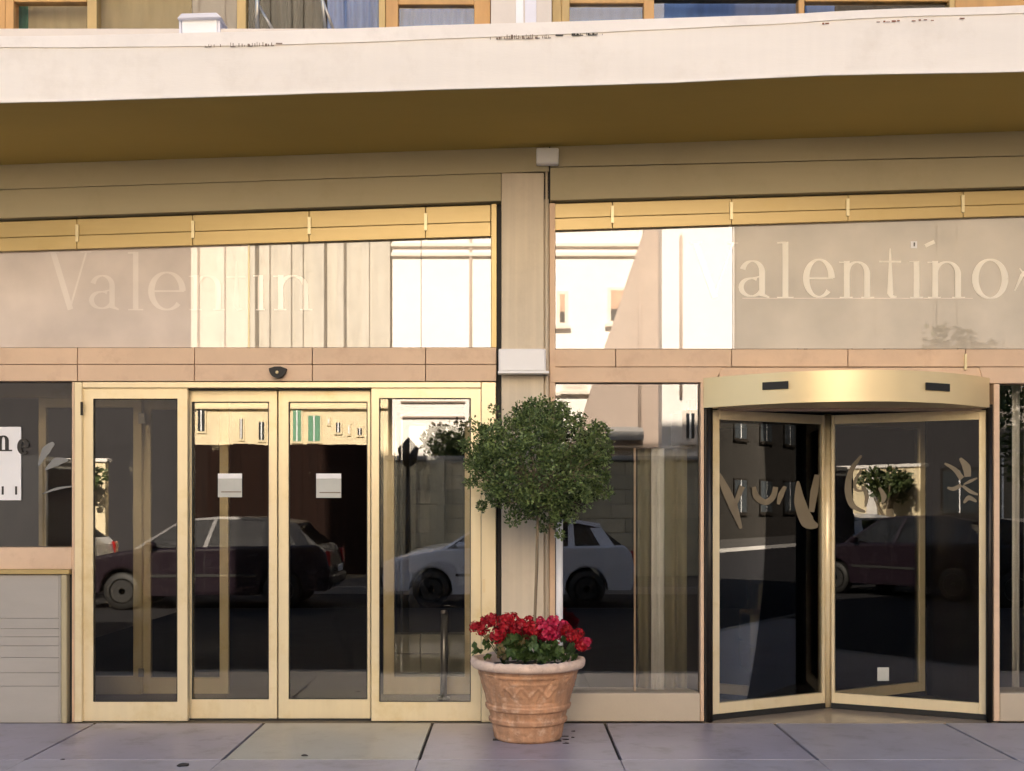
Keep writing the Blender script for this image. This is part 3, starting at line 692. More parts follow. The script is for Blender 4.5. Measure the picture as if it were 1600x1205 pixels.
o = curtain('curtain', 1600, RX1, 600, 1083, .45, M['curtain'], None, .05, 9, seed=23); tag(o, 'dark olive curtain beyond the pale fold at the right edge', 'curtain')

# conduit and boxes on the pillar
cd = thing('conduit', 'thin tan conduit running down the pillar from the upper junction box', 'pipe', at(854, 256, -.01))
bm = bmesh.new(); tube(bm, [at(854, 254, .015), at(854, 1128, .015)], .009, 10); bm_obj('tube', bm, M['pillar'], cd, True, at(854, 1128, .015))
jb = thing('junction_box', 'small white junction box where the pillar meets the canopy underside', 'box', at(855, 256, -.05))
pbox('case', 838, 231, 873, 255.5, -.07, -.006, M['white'], jb, .006); pbox('cover', 840, 233, 871, 253.5, -.074, -.0705, M['white'], jb, .001)
lb = thing('emergency_light', 'white rectangular lamp case on the pillar level with the facing band', 'lamp', at(817, 583, -.05))
pbox('case', 779, 545, 853, 582, -.085, .003, M['white'], lb, .006); pbox('cover', 781, 547, 851, 579, -.092, -.0855, M['white'], lb, .003)
pbox('lip', 778, 579.8, 858, 583.5, -.096, .003, M['white'], lb, .001)

# ------------------------------------------------------------------ revolving door
CX, CY = 2.30, .60; RD = 1.08
rv = thing('revolving_door', 'revolving glass door in brass frames under a curved gold header', 'revolving door', (CX, CY, 0))
# curved header
bm = bmesh.new(); n = 140; x0 = at(1100, 0, 0).x; x1 = at(1548, 0, 0).x; zb = at(0, 637, 0).z; zt = at(0, 590.5, 0).z; half = (x1 - x0) / 2; cx = (x0 + x1) / 2
def hy(t, b): return -b * (1 - (2 * t - 1) ** 2) + .02
ring = []
for i in range(n + 1):
    t = i / n; x = x0 + (x1 - x0) * t; y = hy(t, .50)
    top_in = min(1, max(0, .06 - abs(t - .5) + .5) / .06)
    ztt = zt - .0
    ring.append([bm.verts.new((x, y, zb)), bm.verts.new((x, y, ztt)), bm.verts.new((x, .25, ztt)), bm.verts.new((x, .25, zb))])
for i in range(n):
    a, b = ring[i], ring[i + 1]
    for k in range(4): bm.faces.new((a[k], a[(k + 1) % 4], b[(k + 1) % 4], b[k]))
bm.faces.new(ring[0]); bm.faces.new(ring[-1][::-1]); bmesh.ops.recalc_face_normals(bm, faces=bm.faces)
hd = bm_obj('header', bm, M['brass'], rv, origin=(cx, 0, zb))
def onarc(px):   # y of header front at photo px
    y = -.2
    for _ in range(6):
        x = at(px, 0, y).x; t = (x - x0) / (x1 - x0); y = hy(t, .50)
    return x, y
for pa, pb_ in ((1191, 1231), (1446, 1483)):
    xa, ya = onarc(pa); xb, yb = onarc(pb_); z0 = at(0, 609.5, ya).z; z1 = at(0, 598, ya).z
    bm = bmesh.new(); vs = []
    for (x, y) in ((xa, ya), (xb, yb)):
        vs.append([bm.verts.new((x, y - .016, z0)), bm.verts.new((x, y - .016, z1)), bm.verts.new((x, y + .01, z1)), bm.verts.new((x, y + .01, z0))])
    for k in range(4): bm.faces.new((vs[0][k], vs[0][(k + 1) % 4], vs[1][(k + 1) % 4], vs[1][k]))
    bm.faces.new(vs[0]); bm.faces.new(vs[1][::-1]); bmesh.ops.recalc_face_normals(bm, faces=bm.faces); bm_obj('sensor', bm, M['dark'], hd, origin=(xa, ya, z0))
ZT = 2.145
# drum posts, curved side walls, ceiling, floor
for a, b in ((1101, 1113), (1546, 1560)): pbox('drum_post', a, 632, b, 1129, .03, .12, M['bronze'], rv, .003)
def arcwall(name, a0, a1, r, z0, z1, th, m, n=18):
    bm = bmesh.new(); prev = None
    for i in range(n + 1):
        t = R(a0 + (a1 - a0) * i / n); c_, s_ = math.cos(t), math.sin(t)
        cur = [bm.verts.new((CX + r * c_, CY + r * s_, z0)), bm.verts.new((CX + r * c_, CY + r * s_, z1)), bm.verts.new((CX + (r + th) * c_, CY + (r + th) * s_, z1)), bm.verts.new((CX + (r + th) * c_, CY + (r + th) * s_, z0))]
        if prev:
            for k in range(4): bm.faces.new((prev[k], prev[(k + 1) % 4], cur[(k + 1) % 4], cur[k]))
        else: bm.faces.new(cur)
        prev = cur
    bm.faces.new(prev[::-1]); bmesh.ops.recalc_face_normals(bm, faces=bm.faces)
    return bm_obj(name, bm, m, rv, True, origin=(CX, CY, z0))
arcwall('drum_wall', -32, 32, RD + .02, 0, ZT, .03, M['bronze']); arcwall('drum_wall', 148, 212, RD + .02, 0, ZT, .03, M['bronze'])
bm = bmesh.new(); lathe(bm, [(RD - .07, 0), (RD - .07, .1)], 48, (CX, CY, ZT + .005)); bm_obj('drum_ceiling', bm, M['bronze'], rv, origin=(CX, CY, ZT))
box('drum_floor', at(1100, 0, 0).x, at(1560, 0, 0).x, -.012, 1.75, -.004, .0015, M['matfloor'], rv)
pbox('header_back', 1124, 574.5, 1534, 640, .035, .2, M['tan'], rv, 0)
ZB = .042; ZW = 2.135
def wing(ang, ln):
    u = Vector((math.cos(R(ang)), math.sin(R(ang)), 0)); nrm = Vector((-u.y, u.x, 0)); C = Vector((CX, CY, 0)); s0 = .035; h = .018
    def blk(name, a, b, z0, z1, m, parent, hh=h, bev=.002):
        v = []
        for sg in (-1, 1):
            for (s, z) in ((a, z1), (b, z1), (b, z0), (a, z0)): v.append(C + u * s + nrm * sg * hh + Vector((0, 0, z)))
        return mesh_obj(name, v, PRISM, m, parent, bevel=bev)
    w_ = blk('wing', ln - .062, ln, ZB, ZW, M['cream'], rv)
    blk('inner_stile', s0, s0 + .022, ZB, ZW, M['cream'], w_)
    blk('bottom_rail', s0 + .0225, ln - .0625, ZB, ZB + .075, M['cream'], w_)
    blk('top_rail', s0 + .0225, ln - .0625, ZW - .065, ZW, M['cream'], w_)
    blk('pane', s0 + .02, ln - .06, ZB + .07, ZW - .06, M['glass_rev'], w_, .003, 0)
    blk('brush', s0, ln, .004, ZB - .001, M['dark'], w_, .022, 0)
    blk('edge_seal', ln + .0005, ln + .016, ZB, ZW, M['dark'], w_, .010, 0)
    blk('top_seal', s0, ln, ZW + .001, ZW + .008, M['dark'], w_, .010, 0)
    return u, nrm, C
wgL = wing(208, 1.055); wgR = wing(333, 1.10); wing(31, 1.04); wing(150, 1.04)
bm = bmesh.new(); lathe(bm, [(.031, 0), (.031, ZT - .01)], 20, (CX, CY, .01)); bm_obj('centre_post', bm, M['cream'], rv, True, origin=(CX, CY, 0))
def onwing(wg):
    u, nrm, C = wg
    sg = -1 if nrm.y > 0 else 1
    def f(x, y, k):
        o_ = Vector((0, -DIST, EYE)); d_ = at(x, y, 0) - o_; nn = nrm * sg; P0 = C + nn * .0045
        t = (P0 - o_).dot(nn) / d_.dot(nn)
        return o_ + d_ * t - nn * (.001 * k)
    return f
scroll('door_decal', 'frosted flowing script strokes on the left wing of the revolving door',
       [([(1122, 738), (1134, 765), (1146, 792), (1158, 826)], [4, 13, 14, 4]), ([(1160, 760), (1152, 780), (1146, 800)], [9, 7, 3]), ([(1178, 761), (1182, 776), (1196, 785), (1208, 776), (1212, 761)], [6, 10, 9, 9, 8]),
        ([(1227, 760), (1220, 774), (1216, 788)], [5, 9, 4]), ([(1247, 752), (1250, 785), (1262, 815), (1278, 822)], [3, 18, 22, 5]), ([(1277, 742), (1272, 770), (1268, 800)], [8, 12, 8])], onwing(wgL), M['decal'], (1.7, .25, 1.5))
scroll('door_decal', 'frosted curling ring and letter stroke on the right wing of the revolving door',
       [([(1346, 712), (1330, 735), (1325, 765), (1332, 790), (1352, 800)], [3, 8, 11, 9, 3]), ([(1346, 735), (1336, 752), (1338, 766), (1352, 766)], [3, 5, 5, 2]), ([(1348, 760), (1354, 775), (1352, 792)], [5, 7, 3]), ([(1374, 762), (1381, 776), (1378, 786)], [4, 9, 3])], onwing(wgR), M['decal'], (2.9, .3, 1.5))
scroll('door_decal', 'frosted fan of leaves near the outer edge of the right wing',
       [([(1476, 724), (1492, 734), (1503, 748)], [3, 7, 9]), ([(1500, 716), (1510, 730), (1512, 745)], [4, 13, 10]), ([(1506, 757), (1516, 752), (1527, 747)], [2, 5, 2]), ([(1504, 759), (1516, 768), (1528, 773)], [4, 6, 3]), ([(1506, 786), (1514, 778), (1526, 784)], [3, 8, 3]), ([(1480, 762), (1490, 764), (1502, 758)], [3, 6, 6])], onwing(wgR), M['decal'], (3.1, .2, 1.5))
o = pbox('sticker', 1371, 1043, 1389, 1064, CY - .25, CY - .249, M['card'], None, 0)
f_ = onwing(wgR); vv = [f_(1371, 1043, 0), f_(1389, 1043, 0), f_(1389, 1064, 0), f_(1371, 1064, 0)]; vv += [p - (wgR[1] * (-1 if wgR[1].y > 0 else 1)) * .001 for p in vv]
bpy.data.objects.remove(o); o = mesh_obj('sticker', vv, PRISM, M['card'], None); tag(o, 'small pale square sticker low on the right wing of the revolving door', 'sticker')

# ------------------------------------------------------------------ lobby interior
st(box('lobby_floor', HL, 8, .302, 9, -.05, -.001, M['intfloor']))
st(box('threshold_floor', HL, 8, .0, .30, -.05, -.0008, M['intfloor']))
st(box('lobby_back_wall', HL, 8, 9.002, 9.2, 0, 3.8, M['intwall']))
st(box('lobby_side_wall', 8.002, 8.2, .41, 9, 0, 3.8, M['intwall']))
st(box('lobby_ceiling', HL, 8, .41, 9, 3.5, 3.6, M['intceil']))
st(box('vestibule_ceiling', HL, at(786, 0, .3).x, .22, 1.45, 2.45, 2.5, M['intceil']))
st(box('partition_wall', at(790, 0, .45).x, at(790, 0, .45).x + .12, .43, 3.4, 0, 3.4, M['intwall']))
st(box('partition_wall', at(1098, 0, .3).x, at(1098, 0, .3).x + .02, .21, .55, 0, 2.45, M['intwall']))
dk = thing('reception_desk', 'stepped cream reception desk seen dimly through the revolving door', 'desk', (3.3, 3.2, 0))
def dbox(nm, xa, xb, ya_, yb_, d): 
    a, b = at(xa, ya_, d), at(xb, yb_, d); box(nm, a.x, b.x, d, d + .5, max(b.z, 0.001), a.z, M['desk'], dk, .01)
dbox('front_panel', 1232, 1300, 915, 998, 2.0); dbox('plinth', 1236, 1302, 1010, 1060, 2.03); dbox('side_panel', 1172, 1231, 960, 1008, 2.1); dbox('side_plinth', 1173, 1231, 1011, 1052, 2.12); dbox('back_panel', 1185, 1230, 912, 958, 2.63); dbox('counter_top', 1230, 1318, 900, 912, 1.98)
wl = thing('planter_wall', 'low pale stone block wall inside behind the inner doors', 'wall', (-1.0, 1.7, 0))
for r_ in range(2):
    for k in range(3): box('stone_block', -.97 + k * .22, -.97 + k * .22 + .214, 1.7, 1.9, .1 + r_ * .16, .256 + r_ * .16, M['palegrey'], wl, .006)
box('plinth', -.98, -.3, 1.68, 1.92, 0, .098, M['palegrey'], wl)
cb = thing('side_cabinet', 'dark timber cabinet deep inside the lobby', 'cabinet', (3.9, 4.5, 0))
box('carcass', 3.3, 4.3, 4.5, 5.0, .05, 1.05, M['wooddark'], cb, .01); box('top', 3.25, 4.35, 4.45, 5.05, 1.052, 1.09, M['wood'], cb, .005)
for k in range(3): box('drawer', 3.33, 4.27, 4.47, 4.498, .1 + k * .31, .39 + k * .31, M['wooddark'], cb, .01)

# ------------------------------------------------------------------ terracotta pot
PX, PY = (825 - 800) * 7.5 / 1840, -.50
pot = thing('flower_pot', 'weathered terracotta pot with relief panel and ragged rim on the pavement', 'flower pot', (PX, PY, 0))
prof = [(.0, .205), (.012, .215), (.05, .222), (.09, .228), (.105, .232), (.112, .246), (.135, .250), (.142, .240), (.150, .240), (.190, .252), (.198, .268), (.222, .272), (.230, .262), (.30, .282), (.38, .305), (.43, .318), (.445, .322), (.452, .33)]
def pr_(z):
    for a, b in zip(prof, prof[1:]):
        if z <= b[0]: return a[1] + (b[1] - a[1]) * (z - a[0]) / (b[0] - a[0])
    return prof[-1][1]
bm = bmesh.new(); NA, NZ = 220, 110; rg = []
for j in range(NZ + 1):
    z = .452 * j / NZ; row = []
    for i in range(NA):
        th = 2 * math.pi * i / NA; a = (th + math.pi / 2 + math.pi) % (2 * math.pi) - math.pi   # 0 at front (-Y)
        r = pr_(z); r += .0035 * noise.noise(Vector((th * 5, z * 30, 1))) + .002 * noise.noise(Vector((math.cos(th) * 25, math.sin(th) * 25, z * 60)))
        u = a / .86; v_ = (z - .245) / .165    # relief panel coordinates
        for rep in (-2.09, 0.0, 2.09):
            ua = ((a - rep + math.pi) % (2 * math.pi) - math.pi) / .62
            if abs(ua) < 1 and 0 < v_ < 1:
                edge = min(1 - abs(ua), v_ * 1.3, (1 - v_) * 1.3)
                r -= .010 * min(1, max(0, (edge - .0)) / .05)
                if .22 < v_ < .75:
                    zig = abs(((ua * 1.6 + .4 + .12 * noise.noise(Vector((a * 3, z * 9, 5)))) % 1.0) - .5) * 1.0
                    dd = abs(v_ - .28 - zig * .8)
                    r += .010 * max(0, 1 - dd / .10)
                if abs(v_ - .80) < .045 and abs(ua) < .6: r += .006
                if abs(ua - .55 - (v_ - .5) * .6) < .05: r -= .006
        if abs(z - .43) < .004: r -= .004
        row.append(bm.verts.new((PX + r * math.cos(th), PY + r * math.sin(th), z)))
    rg.append(row)
for j in range(NZ):
    for i in range(NA): bm.faces.new((rg[j][i], rg[j][(i + 1) % NA], rg[j + 1][(i + 1) % NA], rg[j + 1][i]))
bm.faces.new(rg[0][::-1]); bm_obj('pot_body', bm, M['terra'], pot, True, (PX, PY, 0))
bm = bmesh.new(); rp_ = [(.322, .448), (.352, .455), (.362, .468), (.365, .488), (.358, .506), (.340, .512), (.322, .508), (.308, .49), (.30, .45)]
rg = []
for k, (r, z) in enumerate(rp_):
    row = []
    for i in range(NA):
        th = 2 * math.pi * i / NA; nz = noise.noise(Vector((math.cos(th) * 4, math.sin(th) * 4, 2))); n2 = noise.noise(Vector((math.cos(th) * 14, math.sin(th) * 14, 7)))
        rr = r + .004 * nz + .004 * n2 * (1 if k > 1 else .3); zz = z + (.010 * nz + .007 * n2) * (1 if 2 < k < 7 else 0)
        row.append(bm.verts.new((PX + rr * math.cos(th), PY + rr * math.sin(th), zz)))
    rg.append(row)
for j in range(len(rp_) - 1):
    for i in range(NA): bm.faces.new((rg[j][i], rg[j][(i + 1) % NA], rg[j + 1][(i + 1) % NA], rg[j + 1][i]))
bm_obj('rim', bm, M['terra_rim'], pot, True, (PX, PY, .45))
bm = bmesh.new(); lathe(bm, [(.31, 0), (.30, .02), (.15, .035), (.01, .04)], 40, (PX, PY, .43)); bm_obj('soil', bm, M['soil'], pot, True, (PX, PY, .45))
bm = bmesh.new()
for a in (200, 330, 95):
    c_, s_ = math.cos(R(a)), math.sin(R(a)); add_box(bm, PX + .2 * c_ - .035, PX + .2 * c_ + .035, PY + .2 * s_ - .03, PY + .2 * s_ + .03, -.0002, .0012)
rs = mat('rubber feet', (.05, .045, .04), .8)
bm_obj('foot', bm, rs, pot, origin=(PX, PY, 0))

# ------------------------------------------------------------------ foliage helper
def foliage(name, parent, clumps, nleaf, size, m, seed=1, shell=.55, elong=1.6):
    rnd = random.Random(seed); verts = []; faces = []
    tot = sum(c[3] for c in clumps)
    for (c, rx, rz, wgt) in clumps:
        for _ in range(int(nleaf * wgt / tot)):
            while True:
                d = Vector((rnd.uniform(-1, 1), rnd.uniform(-1, 1), rnd.uniform(-1, 1)))
                if .05 < d.length < 1: break
            rr = d.length; d.normalize(); rr = shell + (1 - shell) * rr ** .6 if rnd.random() < .75 else rr
            bump = 1 + .22 * noise.noise(d * 2.4 + Vector((seed, 0, 0))) + .16 * noise.noise(d * 6 + Vector((0, seed, 0)))
            p = Vector(c) + Vector((d.x * rx, d.y * rx, d.z * rz)) * rr * bump
            if noise.noise(p * 11 + Vector((seed, 1, 1))) > .33: continue
            s = size * rnd.uniform(.6, 1.3)
            a = Vector((rnd.gauss(0, 1), rnd.gauss(0, 1), rnd.gauss(0, 1) + .4)).normalized(); a = (a + d * .5).normalized()
            b = a.cross(Vector((rnd.gauss(0, 1), rnd.gauss(0, 1), rnd.gauss(0, 1)))).normalized() * s * .5
            k = len(verts); verts += [p, p + a * s * elong * .5 + b * .9, p + a * s * elong, p + a * s * elong * .5 - b * .9]; faces.append((k, k + 1, k + 2, k + 3))
    org = parent and wloc(parent) or Vector()
    me = bpy.data.meshes.new(name); me.from_pydata([v - org for v in verts], [], faces); me.materials.append(m)
    o = link(name, me, parent); o['kind'] = 'stuff'
    return o

# topiary
tz = 1.755; TX = (840 - 800) * 7.5 / 1840
top = thing('topiary_tree', 'small round olive green topiary on a thin stem above the red flowers', 'tree', (TX, PY, .46))
bm = bmesh.new(); tube(bm, [(TX - .015, PY, .46), (TX - .018, PY + .01, .75), (TX - .005, PY, 1.1), (TX, PY, 1.45), (TX + .01, PY, 1.8)], [.012, .010, .010, .010, .006], 10); bm_obj('trunk', bm, M['bark'], top, True, (TX, PY, .46))
rnd = random.Random(3); bm = bmesh.new()
for k in range(70):
    d = Vector((rnd.gauss(0, 1), rnd.gauss(0, 1), rnd.gauss(0, .9))).normalized(); s0 = Vector((TX, PY, 1.45 + rnd.random() * .25)); e0 = Vector((TX, PY, tz)) + Vector((d.x * .42, d.y * .4, d.z * .36))
    mid = (s0 + e0) / 2 + Vector((rnd.gauss(0, .03), rnd.gauss(0, .03), rnd.gauss(0, .03)))
    tube(bm, [s0, mid, e0], [.006, .004, .0015], 4)
o = bm_obj('branch', bm, M['bark'], top, origin=(TX, PY, 1.45)); o['kind'] = 'stuff'
clumps = [((TX, PY, tz), .40, .34, 16)]
for k in range(58):
    d = Vector((rnd.gauss(0, 1), rnd.gauss(0, 1), rnd.gauss(0, 1))).normalized(); r_ = rnd.uniform(.05, .11)
    clumps.append(((TX + d.x * .385, PY + d.y * .36, tz + d.z * .325), r_, r_ * .9, r_ * 5))
for (px, py, r_) in [(800, 812, .05), (868, 815, .04), (876, 836, .025), (815, 640, .05), (875, 640, .06), (945, 680, .05), (742, 665, .05), (730, 700, .05), (945, 770, .05), (905, 655, .05), (775, 640, .04)]:
    p = at(px, py, PY); clumps.append((tuple(p), r_, r_, r_ * 6))
for k in range(46):
    d = Vector((rnd.gauss(0, 1), rnd.gauss(0, 1), rnd.gauss(0, 1))).normalized(); q_ = rnd.uniform(1.12, 1.3)
    clumps.append(((TX + d.x * .39 * q_, PY + d.y * .36 * q_, tz + d.z * .33 * q_), rnd.uniform(.02, .045), rnd.uniform(.02, .05), .22))
foliage('crown', top, clumps, 30000, .0145, M['leaf'], seed=5, shell=.35)

# geraniums
def bloom(c, r, m, parent, seed):
    rnd = random.Random(seed); bm = bmesh.new()
    for k in range(74):
        d = Vector((rnd.gauss(0, 1), rnd.gauss(0, 1), rnd.gauss(.2, .9))).normalized(); p = d * r * rnd.uniform(.55, 1.0)
        q = d.to_track_quat('Z', 'Y') @ Vector((0, 0, 0)); s = r * .30
        t1 = d.orthogonal().normalized(); t1 = Matrix.Rotation(rnd.random() * 6.28, 3, d) @ t1; t2 = d.cross(t1)
        ctr = bm.verts.new(p)
        ring = []
        for j in range(6):
            a = j * math.pi / 3; rad = s * (1.0 if j % 2 == 0 else .75)
            ring.append(bm.verts.new(p + (t1 * math.cos(a) + t2 * math.sin(a)) * rad + d * s * rnd.uniform(.1, .45)))
        for j in range(6): bm.faces.new((ctr, ring[j], ring[(j + 1) % 6]))
    me = bpy.data.meshes.new('bloom'); bm.to_mesh(me); bm.free(); me.materials.append(m)
    return link('bloom', me, parent, c)
def gleaf(c, s, rot, tilt, m, parent):
    key = ('gleaf', m.name)
    if key not in _cache:
        bm = bmesh.new(); c0 = bm.verts.new((0, 0, -.12)); ring = []
        for j in range(15):
            a = -2.75 + 5.5 * j / 14; rad = 1 + .12 * math.cos(a * 5); ring.append(bm.verts.new((rad * math.sin(a), rad * math.cos(a), .10 * math.sin(a * 5) + .08)))
        for j in range(14): bm.faces.new((c0, ring[j], ring[j + 1]))
        me = bpy.data.meshes.new('leaf'); bm.to_mesh(me); bm.free(); me.materials.append(m); _cache[key] = me
    o = link('leaf', _cache[key], parent, c); o.scale = (s, s, s); o.rotation_euler = (tilt, rnd.uniform(-.4, .4), rot); return o
plants = [('red geranium plant at the left of the terracotta pot', -.20, -.66, [(758, 975, .042), (742, 980, .032), (768, 968, .035), (785, 985, .05), (790, 970, .042), (776, 994, .04), (752, 986, .03)], 'red'),
          ('large red geranium plant in the middle of the terracotta pot', -.02, -.62, [(800, 972, .05), (806, 990, .05), (815, 980, .045), (828, 970, .032), (822, 992, .04), (835, 984, .04), (812, 998, .035)], 'red'),
          ('crimson pink geranium plant right of the middle in the terracotta pot', .12, -.62, [(842, 975, .042), (853, 985, .052), (864, 975, .045), (872, 990, .05), (860, 992, .042), (846, 996, .04), (880, 978, .035)], 'pink'),
          ('deep red geranium plant leaning over the right rim of the pot', .28, -.56, [(885, 985, .035), (895, 995, .038), (905, 990, .03), (915, 1005, .034), (908, 1010, .03), (902, 998, .03)], 'red')]
for gi, (lab, gx, gy_, bl, mm) in enumerate(plants):
    base = Vector((PX + gx * .75, -.48, .455))
    g = thing('geranium_plant', lab, 'flower', base, 'geraniums in the terracotta pot')
    for k, (px, py, r_) in enumerate(bl):
        Yb = -.60 + .16 * math.sin(k * 2.1 + gi); c_ = at(px, py, Yb)
        bloom(c_, r_ * 1.18, M['pink'] if (mm == 'pink' or (gi == 3 and k == 3)) else M['red'], g, gi * 10 + k)
        bm = bmesh.new(); tube(bm, [base, (base + c_) / 2 + Vector((0, 0, .02)), c_], .003, 5); bm_obj('stem', bm, M['gleaf'], g, True, base)
    for k in range(38):
        px = 800 + (base.x) * 245 + rnd.gauss(0, 24) + (0 if gi != 3 else -14); py = rnd.uniform(994, 1028) + (4 if gi else -2); px = min(max(px, 742), 898)
        Yl = -.50 - math.sqrt(max(0, .28 ** 2 - ((px - 826) / 250.) ** 2)) * rnd.uniform(.35, .98); c_ = at(px, py, Yl)
        c_.z = max(c_.z, .505)
        gleaf(c_, rnd.uniform(.022, .038), rnd.uniform(-3, 3), R(rnd.uniform(20, 85)), M['dleaf'] if (gi == 0 and rnd.random() < .35) else M['gleaf'], g)

# ground litter and the stained cracks at the pot
for (px, py, s, lab) in [(286, 1196, .035, 'dark dry leaf lying on the pavement at the lower left'), (476, 1181, .02, 'tiny dark speck on the greenish slab'), (98, 1187, .012, 'small pebble on the slab at the far left')]:
    s_ = EYE * 1840 / (py - 790); Y = s_ - DIST; X = (px - 800) * s_ / 1840
    bm = bmesh.new(); bmesh.ops.create_icosphere(bm, subdivisions=2, radius=s)
    for v_ in bm.verts:
        v_.co += v_.co.normalized() * s * .4 * noise.noise(v_.co * 60 + Vector((px, 0, 0))); v_.co.z *= .22
    o = bm_obj('litter', bm, M['bed'], None, True, (0, 0, 0)); o.location = (X, Y, .003); tag(o, lab, 'litter')
bm = bmesh.new(); rnd = random.Random(12)
for k in range(9):
    px = rnd.uniform(872, 900); py = rnd.uniform(1143, 1163); s_ = EYE * 1840 / (py - 790); X = (px - 800) * s_ / 1840; Y = s_ - DIST
    if (X - PX) ** 2 + (Y - PY) ** 2 < .235 ** 2: continue
    n_ = 7; c0 = []; sx = rnd.uniform(.015, .04); sy = rnd.uniform(.006, .015)
    for j in range(n_): c0.append(bm.verts.new((X + sx * math.cos(j * 6.28 / n_) * rnd.uniform(.5, 1.2), Y + sy * math.sin(j * 6.28 / n_) * rnd.uniform(.5, 1.2), .0022)))
    fa = bm.faces.new(c0); e = bmesh.ops.extrude_face_region(bm, geom=[fa]); bmesh.ops.translate(bm, verts=[q for q in e['geom'] if isinstance(q, bmesh.types.BMVert)], vec=(0, 0, .003))
o = bm_obj('wet_soil', bm, M['soil'], None, origin=(PX + .26, PY, .003)); tag(o, 'crumbs of dark soil spilled beside the pot foot', 'soil', kind='stuff')

